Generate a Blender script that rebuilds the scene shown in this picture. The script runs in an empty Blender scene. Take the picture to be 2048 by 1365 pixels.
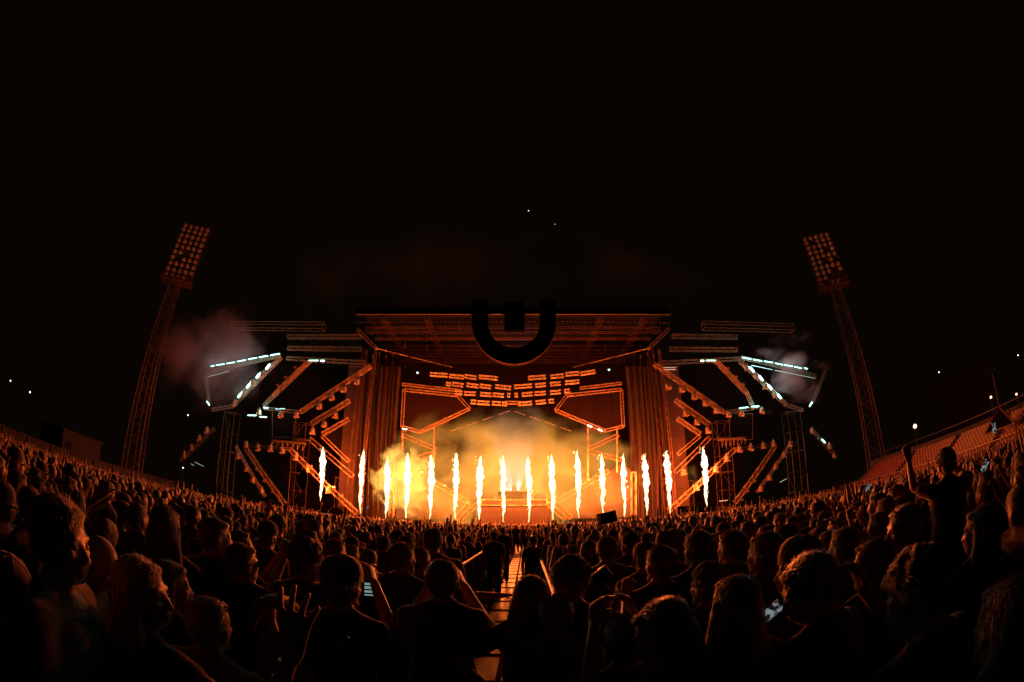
import bpy, math, random
import numpy as np
from mathutils import Vector, Matrix
random.seed(7); rng = np.random.default_rng(11)
sc = bpy.context.scene
COL = sc.collection
R = math.radians
# ---------------------------------------------------------------- camera (fisheye), world, exposure
CAM_Z, PITCH, FPX = 2.0, R(22.0), 950.0
cd = bpy.data.cameras.new('camera'); cam = bpy.data.objects.new('camera', cd); COL.objects.link(cam)
cam.location = (0, 0, CAM_Z); cam.rotation_euler = (math.pi/2 + PITCH, 0, 0)
sc.render.engine = 'CYCLES'
cd.type = 'PANO'; cd.sensor_width = 36.0; cd.sensor_fit = 'HORIZONTAL'
cd.panorama_type = 'FISHEYE_EQUISOLID'
cd.fisheye_lens = FPX/2048*36.0
cd.fisheye_fov = R(200)
cd.clip_start = 0.05; cd.clip_end = 2000
sc.camera = cam
sc.view_settings.view_transform = 'Standard'; sc.view_settings.look = 'None'
sc.view_settings.exposure = 0.0
w = bpy.data.worlds.new('World'); sc.world = w; w.use_nodes = True
wn = w.node_tree; bg = wn.nodes['Background']
sky = wn.nodes.new('ShaderNodeTexSky'); sky.sky_type = 'NISHITA'; sky.sun_disc = False
sky.sun_elevation = R(-6); sky.sun_rotation = R(200)
mixw = wn.nodes.new('ShaderNodeMixRGB'); mixw.blend_type = 'ADD'; mixw.inputs[0].default_value = 1
mul = wn.nodes.new('ShaderNodeMixRGB'); mul.blend_type = 'MULTIPLY'; mul.inputs[0].default_value = 1
mul.inputs[2].default_value = (.01, .007, .003, 1)
wn.links.new(sky.outputs[0], mul.inputs[1]); wn.links.new(mul.outputs[0], mixw.inputs[1])
mixw.inputs[2].default_value = (0.0027, 0.0013, 0.0006, 1)       # warm tone added to the night sky where haze would glow
wn.links.new(mixw.outputs[0], bg.inputs[0]); bg.inputs[1].default_value = 1.0
c = sc.cycles
c.use_denoising = True; c.max_bounces = 5; c.diffuse_bounces = 2; c.glossy_bounces = 2
c.transmission_bounces = 3; c.volume_bounces = 1; c.transparent_max_bounces = 10
c.use_light_tree = True; c.sample_clamp_indirect = 3.0; c.sample_clamp_direct = 0
c.volume_step_rate = 1.0; c.volume_max_steps = 160; c.caustics_reflective = False; c.caustics_refractive = False

# ---------------------------------------------------------------- pixel rays (2048 x 1365 photograph)
def ray(px, py):
    x = px-1024.0; y = 682.5-py; r = math.hypot(x, y) or 1e-6
    th = 2*math.asin(r/(2*FPX)); dx = math.sin(th)*x/r; dy = math.sin(th)*y/r; dz = math.cos(th)
    return Vector((dx, dz*math.cos(PITCH)-dy*math.sin(PITCH), dz*math.sin(PITCH)+dy*math.cos(PITCH)))
def at(px, py, Y):
    d = ray(px, py); return Vector((0, 0, CAM_Z)) + d*(Y/d.y)
def atd(px, py, D):
    d = ray(px, py); return Vector((0, 0, CAM_Z)) + d*(D/math.hypot(d.x, d.y))
def atz(px, py, z):
    d = ray(px, py); return Vector((0, 0, CAM_Z)) + d*((z-CAM_Z)/d.z)
def azel(p):
    return math.degrees(math.atan2(p.x, p.y)), math.degrees(math.atan2(p.z-CAM_Z, math.hypot(p.x, p.y)))

# ---------------------------------------------------------------- materials
def mat(name, col=(.5,.5,.5), rough=.5, metal=0.0, spec=.5, noise=0.0, nscale=6.0, bump=0.0, bscale=40.0, coat=0, alpha=None, emit=None, estr=0, objrand=None, trans=0, sheen=0):
    m = bpy.data.materials.new(name); m.use_nodes = True; nt = m.node_tree; b = nt.nodes['Principled BSDF']
    b.inputs['Base Color'].default_value = (*col, 1); b.inputs['Roughness'].default_value = rough
    b.inputs['Metallic'].default_value = metal; b.inputs['Specular IOR Level'].default_value = spec
    b.inputs['Coat Weight'].default_value = coat; b.inputs['Transmission Weight'].default_value = trans
    b.inputs['Sheen Weight'].default_value = sheen; b.inputs['Sheen Roughness'].default_value = .5; b.inputs['Sheen Tint'].default_value = (1,.8,.65,1)
    tc = nt.nodes.new('ShaderNodeTexCoord')
    src = None
    if objrand:
        oi = nt.nodes.new('ShaderNodeObjectInfo'); cr = nt.nodes.new('ShaderNodeValToRGB'); cr.color_ramp.interpolation = 'CONSTANT'
        el = cr.color_ramp.elements
        while len(el) < len(objrand): el.new(0.5)
        for i, cc in enumerate(objrand): el[i].position = i/len(objrand); el[i].color = (*cc, 1)
        nt.links.new(oi.outputs['Random'], cr.inputs[0]); src = cr.outputs[0]
    if noise:
        n = nt.nodes.new('ShaderNodeTexNoise'); n.inputs['Scale'].default_value = nscale; n.inputs['Detail'].default_value = 5
        nt.links.new(tc.outputs['Object'], n.inputs['Vector'])
        mr = nt.nodes.new('ShaderNodeMapRange'); mr.inputs['To Min'].default_value = 1-noise; mr.inputs['To Max'].default_value = 1+noise
        mr.inputs['From Min'].default_value = .3; mr.inputs['From Max'].default_value = .7
        nt.links.new(n.outputs[0], mr.inputs[0])
        mx = nt.nodes.new('ShaderNodeMixRGB'); mx.blend_type = 'MULTIPLY'; mx.inputs[0].default_value = 1
        if src: nt.links.new(src, mx.inputs[1])
        else: mx.inputs[1].default_value = (*col, 1)
        nt.links.new(mr.outputs[0], mx.inputs[2]); src = mx.outputs[0]
    if src: nt.links.new(src, b.inputs['Base Color'])
    if bump:
        n2 = nt.nodes.new('ShaderNodeTexNoise'); n2.inputs['Scale'].default_value = bscale; n2.inputs['Detail'].default_value = 6
        nt.links.new(tc.outputs['Object'], n2.inputs['Vector'])
        bp = nt.nodes.new('ShaderNodeBump'); bp.inputs['Strength'].default_value = bump; bp.inputs['Distance'].default_value = .02
        nt.links.new(n2.outputs[0], bp.inputs['Height']); nt.links.new(bp.outputs[0], b.inputs['Normal'])
    if alpha is not None: b.inputs['Alpha'].default_value = alpha
    if emit: b.inputs['Emission Color'].default_value = (*emit, 1); b.inputs['Emission Strength'].default_value = estr
    return m
M = {}
M['alu'] = mat('truss_aluminium', (.38,.245,.145), .42, .4, noise=.75, nscale=2.6)  # strong tone noise puts broken highlights into the metal's colour
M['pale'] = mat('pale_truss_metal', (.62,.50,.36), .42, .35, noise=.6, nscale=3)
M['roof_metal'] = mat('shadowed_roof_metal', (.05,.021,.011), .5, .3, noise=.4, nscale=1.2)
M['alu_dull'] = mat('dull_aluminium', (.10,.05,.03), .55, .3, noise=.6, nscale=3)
M['steel'] = mat('galvanised_steel', (.17,.12,.09), .45, .6, noise=.25, nscale=9, bump=.15)
M['dark_metal'] = mat('black_painted_metal', (.03,.026,.024), .45, .3, noise=.3, nscale=3)
M['rust'] = mat('mast_paint', (.11,.04,.02), .6, .2, noise=.4, nscale=2)
M['black_cloth'] = mat('black_stage_cloth', (.004,.0020,.0012), .95, 0, spec=.06, noise=.4, nscale=.6, bump=.3, bscale=3)
M['screen'] = mat('unlit_led_screen', (.011,.0040,.0022), .7, 0, spec=.1, noise=.18, nscale=.35)
M['riser'] = mat('riser_front_panel', (.018,.0085,.005), .6, 0, noise=.2, nscale=.5)
M['scrim'] = mat('red_brown_scrim', (.026,.009,.005), .8, 0, noise=.25, nscale=.8)
M['deck'] = mat('stage_deck_ply', (.10,.06,.04), .6, 0, noise=.3, nscale=1)
M['plastic'] = mat('rain_dome_plastic', (.40,.28,.18), .22, 0, noise=.2, nscale=5, alpha=.42, spec=.8)
M['lens'] = mat('lamp_glass', (.6,.45,.32), .12, .6)
M['cyan'] = mat('lit_cyan_tube', (.6,.9,.9), .4, emit=(.30,.95,.88), estr=3.2)
M['concrete'] = mat('dark_concrete', (.028,.014,.010), .85, 0, noise=.35, nscale=.5, bump=.2, bscale=4)
M['ground'] = mat('trodden_pitch', (.05,.042,.03), .95, 0, noise=.4, nscale=.8, bump=.5, bscale=6)
M['seat'] = mat('red_seat_plastic', (.09,.012,.006), .5, 0, noise=.3, nscale=1)
M['black'] = mat('matt_black', (.003,.0024,.002), .8, spec=.12)
M['far_wall'] = mat('far_block_render', (.16,.12,.09), .9, 0, noise=.3, nscale=.2)

# ---------------------------------------------------------------- mesh building
class MB:
    def __init__(s): s.v = []; s.f = []; s.n = 0; s.mi = []; s.cur = 0
    def add(s, vs, fs):
        b = s.n; s.v.extend([tuple(v) for v in vs]); s.n += len(vs)
        s.f.extend([tuple(i+b for i in f) for f in fs]); s.mi.extend([s.cur]*len(fs)); return s
    def box(s, c, sz, M3=None):
        c = Vector(c); h = Vector(sz)*.5; vs = []
        for z in (-1, 1):
            for y in (-1, 1):
                for x in (-1, 1):
                    p = Vector((x*h.x, y*h.y, z*h.z)); vs.append(c + (M3 @ p if M3 else p))
        return s.add(vs, [(0,2,3,1),(4,5,7,6),(0,1,5,4),(2,6,7,3),(0,4,6,2),(1,3,7,5)])
    def bar(s, a, b, r, n=4, r2=None):
        a = Vector(a); b = Vector(b); d = b-a
        if d.length < 1e-6: return s
        d.normalize(); u = d.cross(Vector((0,0,1)) if abs(d.z) < .9 else Vector((1,0,0))).normalized(); v = d.cross(u)
        r2 = r if r2 is None else r2
        vs = []
        for p, rr in ((a, r), (b, r2)):
            for i in range(n):
                t = 2*math.pi*(i+.5)/n; vs.append(p + u*(rr*math.cos(t)) + v*(rr*math.sin(t)))
        fs = [(i, (i+1) % n, n+(i+1) % n, n+i) for i in range(n)] + [tuple(range(n-1, -1, -1)), tuple(range(n, 2*n))]
        return s.add(vs, fs)
    def path(s, pts, r, n=5):
        for a, b in zip(pts[:-1], pts[1:]): s.bar(a, b, r, n)
        return s
    def rings(s, rings, cap=True):
        n = len(rings[0]); vs = [p for r in rings for p in r]; fs = []
        for k in range(len(rings)-1):
            for i in range(n): fs.append((k*n+i, k*n+(i+1) % n, (k+1)*n+(i+1) % n, (k+1)*n+i))
        if cap: fs += [tuple(range(n-1, -1, -1)), tuple(range((len(rings)-1)*n, len(rings)*n))]
        return s.add(vs, fs)
    def lathe(s, c, prof, n=16, cap=True):
        c = Vector(c)
        return s.rings([[c + Vector((r*math.cos(2*math.pi*i/n), r*math.sin(2*math.pi*i/n), z)) for i in range(n)] for r, z in prof], cap)
    def cap(s, a, b, ra, rb, n=10, m=3, sx=1.0, side=None):
        """tapered round-ended limb; sx squashes it along SIDE"""
        a = Vector(a); b = Vector(b); d = (b-a)
        L = d.length; d = d/L if L > 1e-6 else Vector((0,0,1))
        u = (side - d*side.dot(d)).normalized() if side is not None else d.cross(Vector((0,0,1)) if abs(d.z) < .9 else Vector((1,0,0))).normalized()
        v = d.cross(u); rs = []
        def ring(p, r): return [p + u*(r*sx*math.cos(2*math.pi*i/n)) + v*(r*math.sin(2*math.pi*i/n)) for i in range(n)]
        for k in range(m, -1, -1):
            t = k/m*math.pi*.47; rs.append(ring(a - d*(ra*math.sin(t)), ra*math.cos(t)))
        for k in range(0, m+1):
            t = k/m*math.pi*.47; rs.append(ring(b + d*(rb*math.sin(t)), rb*math.cos(t)))
        return s.rings(rs)
    def ell(s, c, r, n=14, m=9, M3=None):
        c = Vector(c); rs = []
        for k in range(m+1):
            t = math.pi*(.02+.96*k/m); z = -math.cos(t)*r[2]; q = math.sin(t)
            ring = []
            for i in range(n):
                p = Vector((r[0]*q*math.cos(2*math.pi*i/n), r[1]*q*math.sin(2*math.pi*i/n), z))
                ring.append(c + (M3 @ p if M3 else p))
            rs.append(ring)
        return s.rings(rs)
    def poly(s, pts, thick, nrm):
        """flat slab with its own thickness: outline PTS pushed back along NRM"""
        n = len(pts); k = Vector(nrm)*thick; vs = [Vector(p) for p in pts] + [Vector(p)+k for p in pts]
        return s.add(vs, [tuple(range(n)), tuple(range(2*n-1, n-1, -1))] + [(i, i+n, (i+1) % n+n, (i+1) % n) for i in range(n)])
    def mesh(s, name, mats, smooth=False):
        me = bpy.data.meshes.new(name); me.from_pydata(s.v, [], s.f)
        for m_ in (mats if isinstance(mats, (list, tuple)) else [mats]): me.materials.append(m_)
        if smooth: me.polygons.foreach_set('use_smooth', [True]*len(me.polygons))
        if any(s.mi): me.polygons.foreach_set('material_index', s.mi)
        me.update(); return me
    def build(s, name, mats, parent=None, smooth=False, loc=None):
        return obj(name, s.mesh(name, mats, smooth), parent, loc)
def obj(name, me, parent=None, loc=None):
    o = bpy.data.objects.new(name, me); COL.objects.link(o)
    if parent is not None: o.parent = parent
    if loc is not None: o.location = loc
    return o
def empty(name, loc=(0,0,0), rz=0):
    o = bpy.data.objects.new(name, None); COL.objects.link(o); o.location = loc; o.rotation_euler = (0,0,rz); o.empty_display_size = .2
    return o
def tag(o, label=None, cat=None, group=None, kind=None):
    if label: o['label'] = label
    if cat: o['category'] = cat
    if group: o['group'] = group
    if kind: o['kind'] = kind
    return o
KIDS = {}
def copy_tree(o, loc=None, rot=None, scale=None, label=None, group=None, name=None):
    r = o.copy(); COL.objects.link(r)
    if loc is not None: r.location = loc
    if rot is not None: r.rotation_euler = rot
    if scale is not None: r.scale = scale
    if label: r['label'] = label
    if group: r['group'] = group
    for ch in list(o.children):
        q = ch.copy(); COL.objects.link(q); q.parent = r
        for g in list(ch.children):
            h = g.copy(); COL.objects.link(h); h.parent = q
    return r
def frame_axes(d):
    """orthonormal side and normal vectors for a member along D, the normal leaning towards the field"""
    d = d.normalized(); n = Vector((0,-1,0)); n = (n - d*n.dot(d)).normalized(); return d.cross(n).normalized(), n
FLAME_W = 5600
# ================================================================ setting
g = MB().add([(-600,-600,0),(600,-600,0),(600,900,0),(-600,900,0)], [(0,1,2,3)]).build('ground', M['ground']); tag(g, kind='structure')

# ================================================================ lighting trusses
LAMPS = []
def truss(p0, p1, wd=.42, label='', group=None, name='lighting_truss', r=.030, bay=None, mat_='alu', zig=True, ends=True):
    p0 = Vector(p0); p1 = Vector(p1); d = p1-p0; L = d.length; s, n = frame_axes(d); h = wd/2
    a = MB(); offs = [(s*i + n*j)*h for i, j in ((-1,1),(1,1),(1,-1),(-1,-1))]
    for o_ in offs: a.bar(p0+o_, p1+o_, r, 6)
    for q in (p0, p1) if ends else ():
        for k in range(4): a.bar(q+offs[k], q+offs[(k+1) % 4], r*.8)
    t = a.build(name, M[mat_]); tag(t, label, 'truss', group)
    b = MB(); nb = max(2, int(round(L/(bay or wd*1.5)))); 
    for k in range(4):
        o1, o2 = offs[k], offs[(k+1) % 4]
        for i in range(nb):
            q0 = p0 + d*(i/nb); q1 = p0 + d*((i+1)/nb)
            if zig: b.bar(q0+(o1 if i % 2 else o2), q1+(o2 if i % 2 else o1), r*.55)
    b.build('lacing', M['alu_dull'] if mat_ == 'alu' and 'ladder' not in label else M[mat_], t)
    return t
def ptruss(a, b, Y=53.0, wd=.42, Y2=None, **k):
    return truss(at(*a, Y), at(*b, Y if Y2 is None else Y2), wd, **k)
SIDE = {0: 'left', 1: 'right'}
# wing members: (left pixels, right pixels, distance, width, what it is)
wing = [
 (((463,652),(648,654)), ((1585,657),(1406,652)), 60, 1.05, 'deep roof truss ending in the air high beyond the stage roof, {s} wing'),
 (((576,674),(722,674)), ((1474,675),(1345,673)), 58, .5, 'dim horizontal truss just under the deep truss, {s} wing'),
 (((576,697),(722,699)), ((1474,700),(1340,699)), 59, .5, 'second dim horizontal truss above the lit bar, {s} wing'),
 (((574,717),(732,726)), ((1478,718),(1318,727)), 56, .42, 'thin top truss joining the {s} wing to the roof mast'),
 (((620,722),(547,792)), ((1431,722),(1493,786)), 53, .42, 'bright four-chord slanting truss in the upper {s} wing'),
 (((547,792),(528,812)), ((1493,786),(1508,818)), 53.4, .36, 'short dim truss continuing the bright slanting one, {s} wing'),
 (((742,733),(602,824)), ((1308,729),(1446,824)), 53, .42, 'longest slanting truss beside the {s} roof mast'),
 (((699,802),(623,848)), ((1351,801),(1419,850)), 53, .46, 'middle slanting truss beside the {s} pale scrim'),
 (((697,839),(645,869)), ((1355,838),(1400,868)), 52.6, .42, 'lowest slanting truss meeting the scrim, {s} wing'),
 (((645,873),(697,923)), ((1400,872),(1356,909)), 52.6, .38, 'truss folding back under the lowest slant, {s} wing'),
 (((621,879),(706,953)), ((1419,876),(1350,945)), 54, .5, 'dim laced truss running down behind the scrim, {s} wing'),
 (((562,715),(466,812)), ((1479,722),(1571,809)), 54, .42, 'truss set with cyan lamps sloping outward, {s} wing'),
 (((414,746),(560,712)), ((1632,752),(1482,715)), 54.5, .34, 'top arm of the {s} wing under the row of cyan bars'),
 (((466,813),(425,820)), ((1571,810),(1605,821)), 54, .36, 'short truss linking the cyan slope to the outer lamp, {s} wing'),
 (((529,817),(602,825)), ((1508,817),(1446,826)), 53, .3, 'thin dark truss carrying the lower cyan bars, {s} wing'),
 (((492,897),(570,1008)), ((1550,893),(1470,1006)), 53, .48, 'ladder-like truss dropping into the crowd, {s} wing'),
 (((580,899),(713,1026)), ((1470,899),(1339,1021)), 51.6, .52, 'bright ladder truss running down to the deck corner, {s} wing'),
 (((472,893),(530,993)), ((1584,884),(1514,985)), 54, .3, 'thin truss strung with domed lamps towards the crowd, {s} wing'),
 (((428,858),(362,922)), ((1622,858),(1672,914)), 54, .36, 'outermost arm with domed lamps, {s} wing'),
 (((492,891),(582,899)), ((1550,889),(1470,899)), 53, .28, 'thin level truss carrying the row of domed lamps, {s} wing'),
 (((412,752),(418,806)), ((1650,745),(1624,806)), 54.5, .34, 'short outer upright closing the {s} wing'),
]
for lp, rp, Y, wd, what in wing:
    for si, pp in enumerate((lp, rp)):
        ptruss(pp[0], pp[1], Y, wd, label=what.format(s=SIDE[si]), group='trusses of the stage wings', r=.024 if Y < 57 else .034)

# pentagon screens and their truss borders
pent = [[(808,780),(915,791),(939,818),(840,864.6),(804,854)], [(1242.5,779.5),(1134,791),(1111,821),(1210,862),(1246.6,853)]]
pen_side = ['top', 'short upper', 'lower', 'short bottom', 'upright outer']
for si, P in enumerate(pent):
    for k in range(5):
        ptruss(P[k], P[(k+1) % 5], 52.5, .30, label='%s edge truss of the five-sided frame on the %s' % (pen_side[k], SIDE[si]), group='trusses framing the five-sided openings', r=.024)
    # dark angled screen behind the frame
    pts = [at(x, y, 55.5) for x, y in P]
    s_ = MB().poly(pts if si == 0 else pts[::-1], .12, (0,1,0)).build('video_screen', M['screen']); tag(s_, 'unlit five-sided video screen inside the %s truss frame' % SIDE[si], 'screen', 'unlit video screens')
    a, b = (((559/4.876+690),769),(690+1130/4.876,782)) if si == 0 else ((1243,767),(1160,777))
    ptruss(a, b, 54, .28, label='thin truss just above the top edge of the %s five-sided frame' % SIDE[si], group='trusses framing the five-sided openings')

# V of short LED truss segments under the roof
rows = [
 ([(830,727,1000,737),(1015,742,1160,757),(1165,745,1285,763),(1305,752,1490,768)], [(370,765,545,752),(590,752,720,740),(735,728,870,715),(880,722,1030,700)]),
 ([(985,820,1030,825),(1042,820,1155,835),(1185,828,1300,845),(1312,838,1425,852),(1465,845,1620,862)], [(235,850,410,838),(440,838,545,828),(585,825,690,815),(735,808,870,798)]),
 ([(1070,903,1145,908),(1160,912,1275,917),(1318,918,1430,928),(1440,925,1550,934),(1580,928,1612,931)], [(240,930,272,929),(310,925,415,918),(430,916,545,908),(585,906,690,897),(722,893,780,886)]),
 ([(1225,995,1280,998),(1290,1002,1410,1008),(1432,1008,1520,1013),(1530,1014,1580,1018)], [(275,1018,410,1005),(445,1003,545,992),(570,990,625,985)]),
]
ordn = ['first','second','third','fourth','fifth','sixth','seventh','eighth','ninth','tenth','eleventh','twelfth','thirteenth','fourteenth','fifteenth','sixteenth']
rn = ['top','second','third','lowest']
for ri, (lf, rt) in enumerate(rows):
    Y = 52.0 - .0*ri
    for si, (row, ox) in enumerate(((lf, 690), (rt, 980))):
        for k, (x0, y0, x1, y1) in enumerate(row):
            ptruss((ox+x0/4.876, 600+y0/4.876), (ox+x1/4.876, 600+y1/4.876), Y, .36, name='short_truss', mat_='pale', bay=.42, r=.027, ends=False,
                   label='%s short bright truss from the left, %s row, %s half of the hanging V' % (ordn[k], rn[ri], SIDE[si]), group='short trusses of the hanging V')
# dashed V behind
for si, (a, b) in enumerate((((1020,822),(898,864)), ((1029,823),(1146,864)))):
    for k in range(4):
        t0 = k*.26; t1 = t0+.19
        A = at(a[0]+(b[0]-a[0])*t0, a[1]+(b[1]-a[1])*t0, 58); B = at(a[0]+(b[0]-a[0])*t1, a[1]+(b[1]-a[1])*t1, 58)
        o = MB().bar(A, B, .05, 6).build('batten', M['alu']); o2 = MB().box((A+B)/2+Vector((0,.05,.18)), (.2,.14,.22)).build('clamp', M['dark_metal'], o)
        tag(o, '%s thin lit batten down from the centre on the %s of the rear V' % (ordn[k], SIDE[si]), 'batten', 'thin battens of the rear V')
# inner K trusses, riser trusses
inner = [
 (((805,870),(872,899)), ((1236,871),(1178,898)), 54.5, .4, 'faint truss slanting inward behind the {s} flames'),
 (((872,905),(805,925)), ((1178,903),(1247,921)), 54.5, .4, 'faint truss folding back outward behind the {s} flames'),
 (((831,943),(938,1005)), ((1216,943),(1113,1005)), 54, .5, 'long ladder truss sloping down to the riser, {s} side'),
 (((938,1007),(911,1039)), ((1113,1007),(1142,1036)), 53, .42, 'outer leg truss of the riser slope, {s} side'),
 (((957,1007),(918,1041)), ((1095,1007),(1130,1038)), 51.5, .42, 'inner leg truss of the riser slope, {s} side'),
]
for lp, rp, Y, wd, what in inner:
    for si, pp in enumerate((lp, rp)): ptruss(pp[0], pp[1], Y, wd, label=what.format(s=SIDE[si]), group='trusses behind the flames')
ptruss((962,1005.5), (1094,1005.5), 52.2, .6, label='pale X-braced truss along the front of the performer riser', name='riser_truss', bay=.6, r=.045)
ptruss((1010,806), (1041,806), 52.4, .3, label='small level truss joining the two halves of the hanging V')
for si, (a, b) in enumerate((((784,980),(783,1033)), ((1267,945),(1267,1030)))):
    ptruss(a, b, 52, .5, label='short upright truss tower on the deck, %s of the riser' % SIDE[si], name='truss_tower')
for (x, y0, y1), lb in (((868,854,936),'pale pole hanging from the left five-sided frame'), ((1176,855,962),'pale pole under the right five-sided frame'), ((1234,858,946),'thinner pole by the outer corner of the right frame'), ((805,864,900),'short pole at the outer corner of the left frame')):
    A = at(x, y0, 53); B = at(x, y1, 53); o = MB().bar(A, B, .09, 8).build('hanging_pole', M['alu']); MB().box(A+Vector((0,0,.1)), (.3,.24,.2)).build('bracket', M['alu_dull'], o)
    tag(o, lb, 'pole')

# ---------------------------------------------------------------- roof
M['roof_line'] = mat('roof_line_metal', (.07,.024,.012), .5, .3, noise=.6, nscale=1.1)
ZR = at(1026, 629, 50).z
def roofp(px, py, dz=0):
    return atz(px, py, ZR+dz)
# canopy: a real sloping skin above the roof trusses
yb = 66
cf = MB(); x0 = at(711,629,50).x; x1 = at(1341,629,50).x
cf.box(((x0+x1)/2, 58, ZR+1.0), (x1-x0-1, 16, .12)).box(((x0+x1)/2, 50.3, ZR+.55), (x1-x0, .5, .9))
rf = cf.build('stage_roof', M['black']); tag(rf, 'wide flat black roof over the middle of the stage', 'roof')
e = MB(); e.bar(at(711,629,49.9), at(941,629,49.9), .05, 6); e.bar(at(978,629,49.9), at(1006,629,49.9), .05, 6); e.bar(at(1052,629,49.9), at(1080,629,49.9), .05, 6); e.bar(at(1112,629,49.9), at(1341,629,49.9), .05, 6)
e.build('edge_rail', M['alu_dull'], rf)
rk = MB()
for i in range(70):
    x = x0+.4+(x1-x0-.8)*i/69
    rk.box((x, 49.98, ZR-.95+.04*math.sin(i*7)), (.28, .06, .07))
rk.build('rigging_strip', M['alu_dull'], rf)
rr = [(660.5,.62), (678,.25), (697,.62), (711,.5), (723,.4)]
for i, (py, wd) in enumerate(rr):
    c0 = atz(1026, py, ZR-.4); Y = c0.y; hw = (x1-x0)/2 - .4 - .5*i
    for si, (xa, xb) in enumerate(((-hw, -.05), (.05, hw))):
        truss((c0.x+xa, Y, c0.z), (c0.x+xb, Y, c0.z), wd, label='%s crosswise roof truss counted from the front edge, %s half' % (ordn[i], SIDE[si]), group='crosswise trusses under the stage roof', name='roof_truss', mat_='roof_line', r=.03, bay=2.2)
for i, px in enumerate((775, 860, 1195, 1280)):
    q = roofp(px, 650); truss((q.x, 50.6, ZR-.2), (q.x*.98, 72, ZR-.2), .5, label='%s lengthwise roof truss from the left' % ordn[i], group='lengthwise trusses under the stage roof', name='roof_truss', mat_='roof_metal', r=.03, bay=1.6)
for si, (a, b, c2) in enumerate((((715,660),(752,697),(905,735)), ((1338,658),(1298,697),(1146,735)))):
    truss(at(*a, 51), at(*b, 52), .35, label='short knee truss under the %s roof corner' % SIDE[si], group='knee trusses', mat_='alu_dull')
    A = at(*b, 52.5); B = at(*c2, 60); o = MB().bar(A, B, .05, 6).build('wind_cable', M['alu']); MB().box(A, (.3,.3,.3)).build('shackle', M['alu'], o)
    tag(o, 'thin bright cable slanting from the %s roof corner towards the centre' % SIDE[si], 'cable')
# roof speckle: small hung lamps and motors
proto = None
k = 0
for i in range(26):
    px = rng.uniform(735, 1318); py = rng.uniform(650, 738)
    if abs(px-1028) < 90 and py < 730: continue
    p = roofp(px, py, -.9)
    if p.y > 74: continue
    if proto is None:
        proto = MB().box((0,0,0), (.34,.3,.42)).box((0,0,.3), (.08,.08,.3)).build('hoist_motor', M['roof_metal']); MB().lathe((0,-.16,-.05), [(.1,-.1),(.13,0),(.1,.1)], 8).build('motor_drum', M['roof_metal'], proto)
        MB().bar((0,0,.4), (0,0,.95), .03).build('chain', M['steel'], proto)
        proto.location = p; o = proto
    else: o = copy_tree(proto, p, (0,0,rng.uniform(0,3)), (.7,)*3)
    tag(o, 'small hoist motor hanging in the shadow under the stage roof', 'motor', 'hoist motors under the roof')

# hanging U emblem, taller than the roof edge, with its central block
u = MB(); cx, cy = 1028, 645; Yu = 48.6
def upx(x, y): return at(x, y, Yu)
outer = []; inner_ = []
N = 30
for i in range(N+1):
    t = math.pi*i/N; outer.append((cx-84*math.cos(t), cy+84*math.sin(t))); inner_.append((cx-52*math.cos(t), cy+51*math.sin(t)))
outer = [(cx-84, 600)]+outer+[(cx+84, 600)]; inner_ = [(cx-52, 600)]+inner_+[(cx+52, 600)]
vs = [upx(*p) for p in outer]+[upx(*p) for p in inner_]; nn = len(outer); back = [p+Vector((0,.8,0)) for p in vs]; vs += back; fs = []
for i in range(nn-1):
    fs += [(i, i+1, nn+i+1, nn+i), (2*nn+i, 3*nn+i, 3*nn+i+1, 2*nn+i+1), (i, 2*nn+i, 2*nn+i+1, i+1), (nn+i, nn+i+1, 3*nn+i+1, 3*nn+i)]
fs += [(0, nn, 3*nn, 2*nn), (nn-1, 3*nn-1, 4*nn-1, 2*nn-1)]
us = u.add(vs, fs).build('emblem', M['black']); tag(us, 'huge unlit black letter U hanging from the middle of the roof edge', 'sign')
t_ = MB()
for i in range(1, nn-2): t_.bar(upx(*outer[i])-Vector((0,.05,0)), upx(*outer[i+1])-Vector((0,.05,0)), .035)
t_.build('rim_highlight', mat('rim_highlight_tone', (.3,.12,.06), .4), us)  # added paler strip stands in for light catching the emblem's rim
cb = MB().box(at(1029,634,Yu+.4), (2.25, .8, 3.4)).build('centre_block', M['black'], us)

# ---------------------------------------------------------------- roof masts, cables, curtains
for si, xs in enumerate(((733,752), (1298,1318))):
    for k, x in enumerate(xs):
        A = at(x+(3 if si==0 else -3)*(k-1), 700, 54); B = Vector((A.x*1.03, 54, 1.5))
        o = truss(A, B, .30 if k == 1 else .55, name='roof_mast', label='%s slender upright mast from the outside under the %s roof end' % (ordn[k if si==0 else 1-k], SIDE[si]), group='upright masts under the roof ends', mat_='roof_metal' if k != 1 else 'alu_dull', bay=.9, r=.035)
    for k in range(5):
        xa = (733, 1320)[si] + (13, -13)[si]*k; A = at(xa, 705+6*k % 11, 53); B = at(xa + (-16+7*k)*(1,-1)[si], 1015, 53)
        o = MB().bar(A, B, .024, 5).build('rigging_cable', M['roof_metal']); MB().bar(A+Vector((0,0,.1)), A-Vector((0,0,.3)), .07, 6).build('turnbuckle', M['steel'], o)
        tag(o, '%s thin near-upright cable counted inward beside the %s mast' % (ordn[k], SIDE[si]), 'cable', 'cables beside the masts')
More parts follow.
